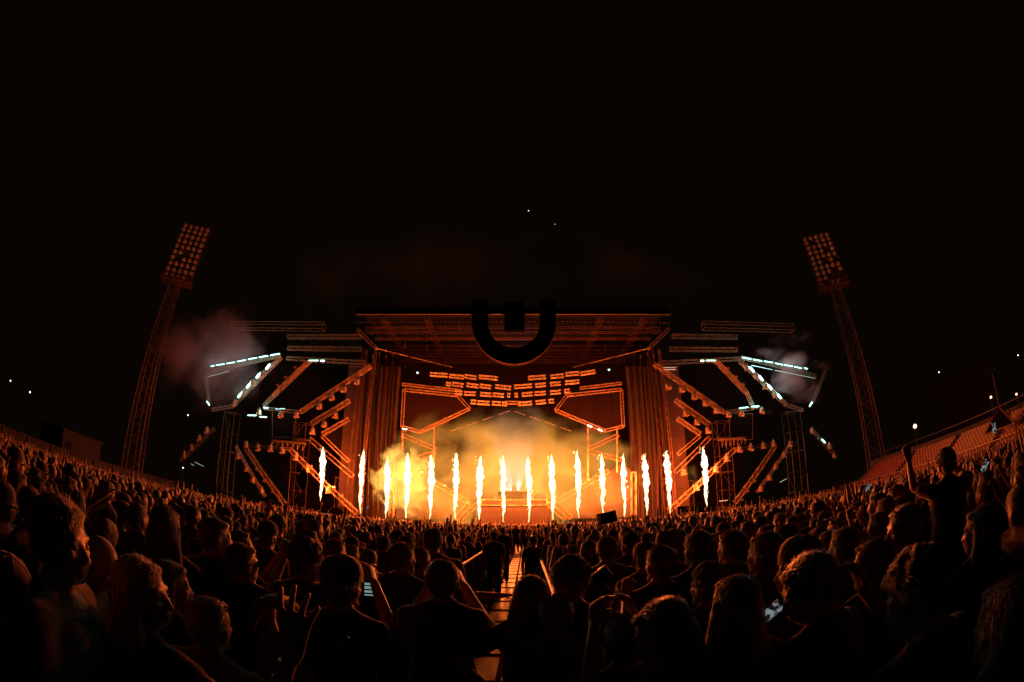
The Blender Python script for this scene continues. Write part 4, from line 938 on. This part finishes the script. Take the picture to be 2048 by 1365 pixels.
def screen_mat(name, str_=2.2):
    m = bpy.data.materials.new(name); m.use_nodes = True; nt = m.node_tree; b = nt.nodes['Principled BSDF']; tc = nt.nodes.new('ShaderNodeTexCoord'); n = nt.nodes.new('ShaderNodeTexNoise'); n.inputs['Scale'].default_value = 28; n.inputs['Detail'].default_value = 2
    cr = nt.nodes.new('ShaderNodeValToRGB'); e = cr.color_ramp.elements; e[0].position = .47; e[0].color = (.01,.02,.03,1); e[1].position = .56; e[1].color = (.75,.9,.9,1)
    nt.links.new(tc.outputs['Object'], n.inputs['Vector']); nt.links.new(n.outputs[0], cr.inputs[0]); nt.links.new(cr.outputs[0], b.inputs['Emission Color']); b.inputs['Emission Strength'].default_value = str_; b.inputs['Base Color'].default_value = (.02,.02,.02,1); return m
M['phone_screen'] = screen_mat('lit_phone_screen', .25)
def phone(loc, rot, label, stripes=None, s=1.0, group=None):
    o = MB().box((0,0,0), (.074*s,.009*s,.150*s)).build('phone', M['phone_body']); o.location = loc; o.rotation_euler = rot
    scr = MB()
    if stripes:
        for (z, h_, x0, x1) in stripes: scr.box(((x0+x1)/2*s, -.0055*s, z*s), ((x1-x0)*s, .002, h_*s))
        q = scr.build('screen_rows', mat('lit_rows', (.1,.1,.1), .3, emit=(.50,.75,.72), estr=.33), o)
        MB().box((0,-.0048*s,0),(.068*s,.001,.142*s)).build('screen', M['black'], o)
    else: MB().box((0,-.0052*s,0), (.068*s,.0015,.142*s)).build('screen', M['phone_screen'], o)
    tag(o, label, 'phone', group); return o
def place_xy(px, py, H):
    """ground spot under the head top seen at (px, py) for a person H tall"""
    p = atz(px, py, H); return V((p.x, p.y, 0))
def place_d(px, py, D):
    """spot at horizontal distance D and the height the person must have"""
    p = atd(px, py, D); return V((p.x, p.y, 0)), p.z
# ================================================================ the near people, each posed from the photograph
HERO_XY = []
def hero(px, py, D, face_deg, label, mats=None, group=None, glasses=False, **kw):
    kw.setdefault('vox', .010)
    parts = body_parts(**kw); loc, H = place_d(px, py, D)
    mats = mats or {}
    for k, v in mats.items():
        if k in parts: parts[k].materials[0] = v
    # a tall pose or cap raises the top a little
    o = person(parts, loc, face_deg, H/(1.745/1.75) if 'hat' not in kw or not kw['hat'] else H/(1.785/1.75), label, group)
    if glasses: glass_frames(o, parts)
    if kw.get('face', True):
        for s in (-1,1): MB().ell(parts['_head'] @ V((s*.031,.076,1.648)), (.0115,.0115,.0115), 10, 8).build('eye', M['eye'], o, True)
    HERO_XY.append((loc.x, loc.y)); return o, parts
SK = {'body': M['skin']}
def mt(shirt='cloth_black', hair='hair_dark', cap=None):
    d = {'body': M['skin'], 'shirt': M[shirt], 'hair': M[hair]}
    if cap: d['cap'] = M[cap]
    return d
def local(o, p): bpy.context.view_layer.update(); return o.matrix_world @ p
hero(118, 986, 1.55, 112-55, 'tall man with short hair at the left edge, lit profile turned right', mt('cloth_grey'), hair='short', yaw=14, vox=.008, wide=1.08, seed=3)
hero(180, 1052, 2.15, 100-51, 'shaven-headed man looking down, behind the tall man in profile at the left', mt('cloth_black'), hair='bald', yaw=25, pitch=-22, vox=.008, seed=4)
hero(8, 1098, 1.75, 70-61, 'person in a pale cap cut off by the left picture edge', {**mt('cloth_black'), 'cap': M['cloth_white']}, hair='short', hat='cap', yaw=70, pitch=-8, vox=.009, seed=5)
o, pp = hero(285, 1112, 1.62, 60-44, 'fair long-haired woman in profile with glittering gems on her temple, one hand raised', mt('cloth_black','hair_fair'), hair='long', female=True, yaw=58, pitch=6, arms=('wave','down'), vox=.0062,
     custom={(1,'wave'): ((.46,.10,1.33), (.50,.20,1.56), (.10,.05,1), (-.3,.9,.1), .22)}, seed=6, hand_s=1.12, sleeve=.25)
HM = pp['_head']; gm = MB()
for k in range(9):
    a_ = k*.9; gm.ell(HM @ V((.060+.006*math.cos(a_*2), .070+.014*math.cos(a_), 1.690+.016*math.sin(a_*1.3))), (.0055,)*3, 6, 5)
gm.build('face_gems', M['gem'], o)
for k in range(2): MB().rings([[pp['_arms'][1][2].lerp(pp['_arms'][1][1], .10+.22*k)+V((math.cos(t)*.032, math.sin(t)*.032, 0)) + V((0,0,z_)) for t in [2*math.pi*i/16 for i in range(16)]] for z_ in (-.004,.004)]).build('bracelet', M['alu'], o)
o, pp = hero(552, 1188, 2.2, 75-28, 'woman in sunglasses and a red top leaning right towards the barrier', mt('cloth_red'), hair='tail', female=True, yaw=40, pitch=-8, arms=('rail','rail'), glasses=True, vox=.009, seed=7)
hero(615, 1080, 2.9, 25-24, 'curly-haired man seen from behind in front of the left barrier', mt('cloth_black'), hair='curly', yaw=35, seed=8, wide=1.05)
hero(684, 1105, 2.25, -10-20+22, 'man with a cap worn backwards, back to the camera left of the barrier', {**mt('cloth_black'), 'cap': M['cloth_grey']}, hair='short', hat='cap_back', yaw=20, seed=9, wide=.86, arms=('phone','down'))
hero(432, 1034, 3.1, 20-35, 'man with cropped hair and lit right cheek, third row left of the curly-haired man', mt('cloth_black'), hair='short', yaw=60, seed=10)
hero(485, 1085, 2.9, 10-32, 'cropped-haired man in glasses behind the raised hand', mt('cloth_black'), hair='short', yaw=50, glasses=True, seed=11)
hero(333, 1012, 2.9, 15-40, 'long-haired woman between the raised hand and the left picture edge', mt('cloth_black','hair_fair'), hair='long', female=True, yaw=20, seed=12)
hero(415, 1190, 1.75, 0, 'person in a pale tee seen from behind below the raised hand', mt('cloth_white'), hair='short', seed=13, wide=1.05)
hero(340, 1120, 2.3, 20, 'person with a round hood of hair just right of the woman with gems', mt('cloth_black'), hair='long', female=True, yaw=30, seed=14)
hero(735, 1128, 3.9, -5, 'person holding up a lit phone at the left barrier', mt('cloth_black'), hair='short', arms=('down','phone'), seed=15, yaw=-10)
hero(805, 1084, 3.6, 12, 'person leaning on the left barrier with both forearms', mt('cloth_black'), hair='tail', female=True, arms=('rail','rail'), yaw=20, seed=16)
hero(838, 1092, 3.9, 10, 'woman with a loose ponytail reaching over the barrier', mt('cloth_black','hair_fair'), hair='tail', female=True, arms=('reach','rail'), seed=17)
hero(866, 1056, 4.7, 0, 'broad man in a dark tee, back turned, at the inner end of the left barrier', mt('cloth_grey'), hair='short', wide=1.15, seed=18)
hero(885, 1117, 2.6, -2, 'photographer in the aisle seen from behind with both hands up at the face', mt('cloth_black'), hair='short', arms=('face','face'), wide=1.0, vox=.009, seed=19, sleeve=.8,
     custom={(1,'face'): ((.25,.12,1.30),(.10,.20,1.57),(-.4,.1,.9),(-.9,.2,-.3),.7), (-1,'face'): ((.22,.16,1.31),(.09,.21,1.57),(-.4,.1,.9),(-.9,.2,-.3),.7)})
hero(1062, 1148, 2.5, 5, 'straight long-haired woman in the aisle with her left elbow out', mt('cloth_black'), hair='long', female=True, arms=('down','hip'), vox=.009, seed=20, wide=.95)
hero(1112, 1186, 2.3, 8, 'person with neat short hair, nearest back right of the long-haired woman', mt('cloth_grey'), hair='short', female=True, vox=.009, seed=21)
o, pp = hero(1143, 1116, 2.55, 25, 'messy-haired man holding a camera out to the right of the aisle', mt('cloth_black'), hair='curly', arms=('forward','down'), vox=.009, seed=22)
hero(1214, 1072, 4.2, 0, 'bare-shouldered person with cropped hair behind the white baton', mt('cloth_grey'), hair='short', wide=1.1, seed=23)
hero(1250, 1225, 1.75, -15+13, 'person with parted hair and glasses near the bottom, left of the phone reader', mt('cloth_black'), hair='short', yaw=-25, glasses=True, vox=.009, seed=24)
o, pp = hero(1362, 1188, 1.6, -45+20, 'long-haired woman bowing her head over a phone, lower right of centre', mt('cloth_black'), hair='long', female=True, yaw=-40, pitch=-24, arms=('phone','phone'), vox=.008, seed=25)
hero(1472, 1147, 1.75, -10+26, 'woman with long straight hair seen from behind, right of the phone reader', mt('cloth_black'), hair='long', female=True, yaw=-20, seed=26)
hero(1416, 1130, 2.6, 0, 'curly-haired person half hidden between two long-haired women', mt('cloth_black'), hair='curly', yaw=-25, seed=27)
hero(1396, 1059, 3.2, -10, 'tall man with a flat crop, right of the centre aisle', mt('cloth_black'), hair='short', wide=1.05, seed=28)
hero(1320, 1090, 3.0, 5, 'man with thick swept hair in front of the tall flat-cropped man', mt('cloth_black'), hair='short', yaw=-20, seed=29)
hero(1290, 1080, 3.6, 0, 'woman with a high bun left of the man with swept hair', mt('cloth_grey'), hair='bun', female=True, seed=30)
hero(1462, 1058, 3.4, 10, 'person lifting one bare forearm, right of the tall flat-cropped man', mt('cloth_black'), hair='short', arms=('down','phone'), yaw=-30, seed=31)
hero(1648, 1094, 1.75, -60+37, 'heavy-shouldered man with short hair looking down to the left, right foreground', mt('cloth_black'), hair='short', yaw=-48, pitch=-22, vox=.008, wide=1.1, seed=32)
hero(1600, 1066, 2.2, -50+35, 'man in a cap facing left behind the heavy-shouldered man', {**mt('cloth_black'), 'cap': M['cloth_black']}, hair='short', hat='cap_back', yaw=-45, vox=.009, seed=33)
hero(1530, 1062, 2.7, -20+30, 'pale-haired person left of the man in the cap', mt('cloth_grey','hair_fair'), hair='short', yaw=-35, seed=34)
hero(1868, 1090, 1.45, -60+50, 'large dark figure with bushy hair bowing left, right foreground', mt('cloth_black'), hair='curly', yaw=-38, pitch=-20, wide=1.15, arms=('phone','down'), vox=.009, seed=35)
hero(2020, 1150, 1.25, 20, 'round-shouldered person cut off by the right picture edge', mt('cloth_black'), hair='short', wide=1.2, seed=36)
hero(1808, 1008, 2.7, -60+47, 'man with a lit face in profile turned left, right side of the crowd', mt('cloth_black'), hair='short', yaw=-55, vox=.009, seed=37)
hero(1745, 1075, 2.2, 20, 'person standing between the heavy-shouldered man and the profile with a lit face', mt('cloth_black'), hair='short', yaw=-20, seed=38)
hero(1960, 1010, 2.6, 20, 'dark-haired person near the right edge with a faintly lit cheek', mt('cloth_black'), hair='long', female=True, yaw=-40, seed=39)
# two walkers and a security man in the aisle
hero(988, 1063, 12.0, 0, 'man in a cap walking away down the middle of the aisle', {**mt('cloth_grey'), 'cap': M['cloth_black']}, hair='short', hat='cap', seed=40, vox=.014, face=False, legs=[((.09,0,.90),(.11,.12,.50),(.11,.10,.09)),((-.09,0,.90),(-.10,.0,.49),(-.12,-.20,.12))], wide=1.1)
hero(1006, 1055, 15.0, 0, 'dark-clothed person walking just beyond the man in the cap', mt('cloth_black'), hair='short', seed=41, vox=.014, face=False, wide=1.1)
hero(1066, 1072, 11.0, 172, 'guard in a peaked cap facing the camera beside the right barrier', {**mt('cloth_black'), 'cap': M['cloth_black']}, hair='short', hat='cap', seed=42, vox=.011)
hero(1032, 1050, 30.0, 0, 'narrow figure standing in the far end of the aisle', mt('cloth_black'), hair='short', seed=43, vox=.016, face=False)
hero(1046, 1052, 33.0, 10, 'figure with raised arms at the far right side of the aisle', mt('cloth_black'), hair='short', seed=44, vox=.016, face=False, arms=('up','up'))
# performer behind the desk
pp = body_parts(arms=('forward','rail'), hair='short', seed=50, vox=.02, pitch=-18)
P = at(1028, 1001, 54.2); pp['shirt'].materials.clear(); pp['shirt'].materials.append(M['cloth_black'])
o = person(pp, (P.x, 54.15, RZ+.07), 180, 1.82, 'performer in black behind the desk on the riser, bent over the controls')
# one person on somebody's shoulders, right side, hands up in horns
pp = body_parts(arms=('high','high'), hair='curly', seed=51, vox=.010, wide=1.1, custom={(-1,'high'): ((.30,.14,1.50),(.31,.20,1.74),(.0,.1,1),(-.2,1,0),.5), (1,'high'): ((.27,.14,1.48),(.20,.26,1.62),(-.2,.3,1),(-.2,1,0),.8)}, legs=[((.09,0,.90),(.16,.36,.86),(.15,.34,.42)),((-.09,0,.90),(-.16,.36,.86),(-.15,.34,.42))])
base, zt = place_d(1888, 893, 4.4)
pp['shirt'].materials.clear(); pp['shirt'].materials.append(M['cloth_black'])
o = person(pp, (base.x, base.y, zt-1.775), 20, 1.75, 'person riding on shoulders with both arms raised above the right crowd')
for dx in ():
    pass
pb = body_parts(arms=('up','up'), hair='short', seed=52, vox=.012, custom={(1,'up'): ((.30,.16,1.36),(.16,.30,1.44),(-.6,-.3,.3),(-.5,-.6,0),.6),(-1,'up'): ((.30,.16,1.36),(.16,.30,1.44),(-.6,-.3,.3),(-.5,-.6,0),.6)})
f_ = V((math.sin(R(20)), math.cos(R(20)), 0)); q = V((base.x, base.y, 0))+f_*.10
carrier = person(pb, (q.x, q.y, 0), 20, max(1.55, min(1.85, (zt-1.775+.86+.18)/1.02)), 'person carrying another on the shoulders in the right crowd'); HERO_XY.append((q.x, q.y))
# phones and other held things
def phone_at(px, py, D, face, roll, label, **k):
    p = atd(px, py, D); return phone(p, (R(k.pop('tilt',0)), R(roll), -R(face)), label, **k)
phone_at(738, 1184, 3.5, -15, 0, 'phone with bright rows of its camera picture, held at the left barrier', stripes=[(.055,.016,-.03,.03),(.030,.018,-.03,.03),(.002,.016,-.03,.03),(-.022,.010,-.03,.028)], s=1.1)
phone_at(1545, 1222, 1.75, 28, 48, 'tilted phone with a pale picture between the heavy-shouldered man and the long-haired woman', tilt=25, s=.65)
for i, (x, y, D, lb) in enumerate(((1988,856,6.0,'small bright phone lifted high below the right grandstand'), (1970,932,5.0,'tiny tilted phone glowing deep in the right crowd'), (1133,1044,24,'little blue phone screen far down the crowd right of the aisle'), (735,1016,26,'phone screen raised near the second flame from the left'), (655,1030,24,'pale phone screen held high near the first flame'), (1736,975,7,'small phone glow in the crowd below the right floodlight mast'))):
    phone_at(x, y, D, azel(atd(x,y,D))[0], (0,40,10,5,0,20)[i], lb, s=1.2 if D > 10 else .8)
def stick(a, b, D, r, label, name='baton', m='alu', D2=None):
    A = atd(*a, D); B = atd(*b, D2 or D); o = MB().bar(A, B, r, 8).build(name, M[m]); MB().cap(A.lerp(B,.0), A.lerp(B,.16), r*1.6, r*1.6, 8).build('grip', M['black'], o); tag(o, label, name); return o
stick((1190,1140),(1240,1207), 2.1, .006, 'bright metal stick sloping down right of the messy-haired man')
o = MB().box((0,0,0), (.075,.045,.055)).build('camera', M['black']); o.location = atd(1205,1152,2.0); o.rotation_euler = (R(10),R(-38),R(-20)); MB().bar((0,.02,0),(0,.075,0),.026,14).build('lens', M['dark_metal'], o); MB().box((0,0,.030),(.072,.008,.004)).build('edge', M['alu'], o); tag(o, 'dark camera with a lit upper edge held beside the bright stick', 'camera')  # pale top strip added for the light along the camera's edge
stick((645,1312),(697,1275), 1.9, .006, 'thin lit rail end in the hands of the woman in sunglasses')
# flag and stick on the left, folding fan, big flat board on the right
A = atd(607,960,14); B = atd(597,1010,14)
o = MB().bar(B-V((0,0,.9)), A, .03, 6).build('inflatable_stick', M['cloth_black']); MB().ell(A, (.13,.13,.32), 12, 8).build('pad', M['black'], o); tag(o, 'dark padded pole held up over the crowd before the left wing', 'pole')
C_ = atd(672,1032,17); m = MB()
for k in range(13):
    t = R(-70+k*140/12); m.bar(C_, C_+V((math.sin(t)*.33,0,math.cos(t)*.33)), .012, 4)
o = m.build('hand_fan', M['cloth_red']); m = MB(); pts = [C_+V((math.sin(R(-70+k*140/12))*.30,.01*(k%2),math.cos(R(-70+k*140/12))*.30)) for k in range(13)]
for a_, b_ in zip(pts[:-1], pts[1:]): m.add([C_, a_, b_, C_+V((0,.01,0)), a_+V((0,.01,0)), b_+V((0,.01,0))], [(0,1,2),(5,4,3),(1,4,5,2)])
m.build('fan_leaf', M['cloth_red'], o); tag(o, 'spread folding fan held up near the second flame from the left', 'fan')
p = atd(1214,1036,15); o = MB().box((0,0,0),(.62,.05,.36)).build('board', M['black']); o.location = p; o.rotation_euler = (0,R(-10),0); m = MB()
for x_, z_ in ((-.12,.08),(-.02,-.1),(.05,.02)): m.ell((x_,-.03,z_),(.02,.01,.02),8,6)
m.build('stickers', M['cloth_white'], o); tag(o, 'dark flat board lifted above heads near the twelfth flame', 'board')
# ================================================================ crowd: individuals near, one mass far
def blocked(x, y): return abs(x-AISLE(y)) < (1.12 if y < 30 and x > AISLE(y) else .92 if y < 30 else .5) and y < 40
variants = []
VD = [
 dict(arms=('down','down'), hair='short', desc='short-haired', pose='arms down'),
 dict(arms=('down','down'), hair='long', female=True, desc='long-haired', pose='arms down'),
 dict(arms=('down','phone'), hair='short', yaw=20, desc='short-haired', pose='one hand near the face'),
 dict(arms=('up','down'), hair='short', yaw=-15, desc='short-haired', pose='right arm raised'),
 dict(arms=('high','high'), hair='curly', desc='curly-haired', pose='both arms stretched up'),
 dict(arms=('down','wave'), hair='tail', female=True, yaw=10, desc='ponytailed', pose='left arm waving'),
 dict(arms=('point','down'), hair='short', wide=1.1, desc='broad', pose='right arm pointing at the stage'),
 dict(arms=('forward','forward'), hair='bun', female=True, desc='bun-haired', pose='both forearms forward'),
 dict(arms=('down','down'), hair='short', hat='cap', yaw=-20, desc='cap-wearing', pose='arms down'),
 dict(arms=('down','down'), hair='short', hat='bucket', yaw=12, desc='hat-wearing', pose='arms down'),
 dict(arms=('down','down'), hair='curly', yaw=-30, desc='curly-haired', pose='head turned left'),
 dict(arms=('down','down'), hair='tail', female=True, yaw=15, desc='ponytailed', pose='arms down'),
 dict(arms=('up','up'), hair='long', female=True, desc='long-haired', pose='both arms up'),
 dict(arms=('phone','phone'), hair='short', pitch=5, desc='short-haired', pose='both hands held up front'),
]
for i, d in enumerate(VD):
    k = {a: b for a, b in d.items() if a not in ('desc','pose')}; pr = body_parts(seed=60+i, vox=.0155, **k); variants.append((pr, d))
protos = {}
cand = []
ys = np.arange(1.6, 46.5, .58)
for iy, y in enumerate(ys):
    for ix, x in enumerate(np.arange(-75, 75, .56)):
        xx = x + (.28 if iy % 2 else 0) + rng.uniform(-.17,.17); yy = y + rng.uniform(-.17,.17); D = math.hypot(xx, yy); az = math.degrees(math.atan2(xx, yy))
        if D < 2.0 or abs(az) > 80 or D > 52 or blocked(xx, yy): continue
        if any((xx-hx)**2+(yy-hy)**2 < .21 for hx, hy in HERO_XY): continue
        cand.append((D, az, xx, yy))
for az_ in np.arange(62, 83, 4.0):     # a few more towards the picture's sides
    pass
cand.sort()
# keep sight lines to the near posed people open: skip a random body that would stand in front of one
def hides(D, az):
    for hx, hy in HERO_XY:
        hd = math.hypot(hx, hy)
        if D < hd-.2 and hd < 6 and abs(math.degrees(math.atan2(hx, hy))-az) < math.degrees(.30/D): return True
        if hd > 6 and D < hd and abs(math.degrees(math.atan2(hx, hy))-az) < 2.2: return True
    return False
cand = [c_ for c_ in cand if not (c_[0] < 12 and hides(c_[0], c_[1]))]
NIND = 300-len(HERO_XY)-2
ind, rest = cand[:NIND], cand[NIND:]
fpx = [f[0] for f in flames]
def landmark(px):
    if px < 170: return 'by the left picture edge'
    if px < 330: return 'below the left floodlight mast'
    if px < 480: return 'below the left cyan lamps'
    if px < 625: return 'below the left wing trusses'
    if px > 1900: return 'below the right grandstand'
    if px > 1700: return 'below the right floodlight mast'
    if px > 1560: return 'below the right cyan lamps'
    if px > 1430: return 'below the right wing trusses'
    k = min(range(16), key=lambda i: abs(fpx[i]-px)); return 'below the %s flame from left' % ordn[k]
def to_px(x, y, z):
    p = Matrix.Rotation(-PITCH, 3, 'X') @ V((x, y, z-CAM_Z)); th = math.acos(p.y/p.length); r__ = 2*FPX*math.sin(th/2); q = math.hypot(p.x, p.z); return 1024+p.x/q*r__, 682.5-p.z/q*r__
recs = []
for D, az, x, y in ind:
    H = min(1.90, max(1.56, rng.normal(1.74,.075)))
    calm = abs(az) < 24 and D < 14 or D < 3.2
    while True:
        vi = int(rng.integers(len(variants))); d = variants[vi][1]
        up = any(a in ('up','high','wave','point') for a in d['arms'])
        if calm and up: continue
        if up and rng.random() < (.75 if D < 9 else .35): continue
        break
    if D < 4: H = min(H, 1.78)
    pr, d = variants[vi]; face = az*.0 - az*.55 + rng.normal(0, 16)
    recs.append((D, x, y, H, vi, face, landmark(to_px(x, y, H)[0]), d))
cnt = {}
for r_ in recs: cnt.setdefault((r_[6], r_[7]['desc'], r_[7]['pose']), []).append(r_)
PALE = None
for key, lst in cnt.items():
    lst.sort(key=lambda t: t[0])
    for k, (D, x, y, H, vi, face, lm, d) in enumerate(lst):
        base = '%s person, %s, %s' % (d['desc'], d['pose'], lm)
        if len(lst) > 1: base += ', ' + ('nearest such' if k == 0 else 'farthest such' if k == len(lst)-1 else '%s such' % ordn[min(k,15)])
        pr = variants[vi][0]
        if vi not in protos: o = person(pr, (x, y, 0), face, H, base, 'people standing in the crowd'); protos[vi] = o
        else:
            s = H/1.75; o = copy_tree(protos[vi], (x, y, 0), (0,0,-R(face)), (s*rng.uniform(.94,1.06),s*rng.uniform(.95,1.08),s), base, 'people standing in the crowd')
        if PALE is None: pass
# ---- the mass beyond: low-detail figures joined into one object
def lowfig(arm, hair):
    m = MB(); m.cur = 0
    m.ell((0,.01,1.63), (.076,.092,.112), 8, 6); m.cap((0,-.02,1.42),(0,0,1.56), .055,.05, 6, 1)
    A_ = ARMS
    for side, key in ((1,arm[0]),(-1,arm[1])):
        e, w_, hd, pn, cu = A_[key]; f = lambda p: V((p[0]*side,p[1],p[2])); S = V((side*.18,0,1.41))
        m.cap(S, f(e), .052,.04, 6, 1); m.cap(f(e), f(w_), .04,.028, 6, 1); m.cap(f(w_), f(w_)+f(hd).normalized()*.15, .032,.026, 6, 1, .6)
    m.cur = 1
    if hair != 'bald': m.ell((0,-.02,1.665), (.088,.102,.098), 8, 6)
    if hair == 'long': m.cap((0,-.06,1.62),(0,-.08,1.38), .08,.07, 6, 1)
    m.cur = 2
    rs = []
    for z, rx, ry in ((.85,.17,.12),(1.05,.155,.115),(1.3,.19,.13),(1.4,.19,.12),(1.46,.09,.07)): rs.append([V((rx*math.cos(t), ry*math.sin(t), z)) for t in [2*math.pi*i/8 for i in range(8)]])
    m.rings(rs)
    for side, key in ((1,arm[0]),(-1,arm[1])):
        e = ARMS[key][0]; S = V((side*.18,0,1.41)); m.cap(S, S.lerp(V((e[0]*side,e[1],e[2])),.5), .066,.06, 6, 1)
    m.cur = 3
    for s in (-1,1): m.cap((s*.1,0,.88),(s*.11,0,.08), .09,.055, 6, 1)
    return m
lows = [lowfig(a, h) for a, h in ((('down','down'),'short'),(('down','down'),'long'),(('up','down'),'short'),(('high','high'),'short'),(('down','wave'),'long'),(('down','high'),'short'),(('phone','phone'),'short'),(('wave','up'),'short'),(('down','down'),'long'),(('point','down'),'short'))]
tris = []
for m in lows:
    v = np.array(m.v); cnts = [len(f) for f in m.f]; idx = np.array([i for f in m.f for i in f]); tris.append((v, np.array(cnts), idx, np.array(m.mi)))
VV, CC, II, MI, TT = [], [], [], [], []; off = 0
for D, az, x, y in rest:
    if D > 26 and rng.random() < .25: continue
    calm = abs(az) < 24
    r0 = rng.random()
    if r0 < (.88 if calm else .82): vi = [0,1,8,6][int(rng.integers(4))]
    else: vi = [2,3,4,5,7,9][int(rng.integers(6))]
    v, cn, idx, mi = tris[vi]; s = min(1.12, max(.9, rng.normal(.995,.045))); t = -R(-az*.4+rng.normal(0,20)); c_, s_ = math.cos(t), math.sin(t)
    nv = np.empty_like(v); nv[:,0] = (v[:,0]*c_-v[:,1]*s_)*s+x; nv[:,1] = (v[:,0]*s_+v[:,1]*c_)*s+y; nv[:,2] = v[:,2]*s
    VV.append(nv); CC.append(cn); II.append(idx+off); MI.append(mi); TT.append(np.full(len(v), rng.random(), np.float32)); off += len(v)
VV = np.concatenate(VV); CC = np.concatenate(CC); II = np.concatenate(II); MI = np.concatenate(MI); TT = np.concatenate(TT)
me = bpy.data.meshes.new('crowd'); me.vertices.add(len(VV)); me.vertices.foreach_set('co', VV.ravel()); me.loops.add(len(II)); me.loops.foreach_set('vertex_index', II.astype(np.int32))
me.polygons.add(len(CC)); st_ = np.concatenate([[0], np.cumsum(CC)[:-1]]).astype(np.int32); me.polygons.foreach_set('loop_start', st_); me.polygons.foreach_set('material_index', MI.astype(np.int32)); me.polygons.foreach_set('use_smooth', np.ones(len(CC), bool))
me.update(calc_edges=True); at_ = me.attributes.new('tone', 'FLOAT', 'POINT'); at_.data.foreach_set('value', TT)
def tone_mat(name, cols, rough):
    m = mat(name, cols[0], rough); nt = m.node_tree; a_ = nt.nodes.new('ShaderNodeAttribute'); a_.attribute_name = 'tone'; cr = nt.nodes.new('ShaderNodeValToRGB'); cr.color_ramp.interpolation = 'CONSTANT'; e = cr.color_ramp.elements
    while len(e) < len(cols): e.new(.5)
    for i, cc in enumerate(cols): e[i].position = i/len(cols); e[i].color = (*cc, 1)
    nt.nodes['Principled BSDF'].inputs['Sheen Weight'].default_value = 1.0
    nt.links.new(a_.outputs['Fac'], cr.inputs[0]); nt.links.new(cr.outputs[0], nt.nodes['Principled BSDF'].inputs['Base Color']); return m
me.materials.append(tone_mat('crowd_skin', [(.34,.155,.095),(.29,.13,.075),(.38,.18,.12),(.22,.095,.058)], .45)); me.materials.append(tone_mat('crowd_hair', [(.032,.016,.009),(.055,.028,.014),(.022,.011,.007),(.12,.062,.032)], .4))
me.materials.append(tone_mat('crowd_shirts', [(.014,.011,.011),(.05,.034,.028),(.02,.015,.015),(.09,.06,.048),(.02,.018,.018),(.09,.02,.014)], .8)); me.materials.append(M['trousers'])
cr_ = obj('crowd', me); tag(cr_, 'packed crowd stretching from the near rows to the foot of the stage', 'crowd', kind='stuff')
print('CROWD', len(ind), len(rest), len(VV), 'heroes', len(HERO_XY), 'max ind D', ind[-1][0])
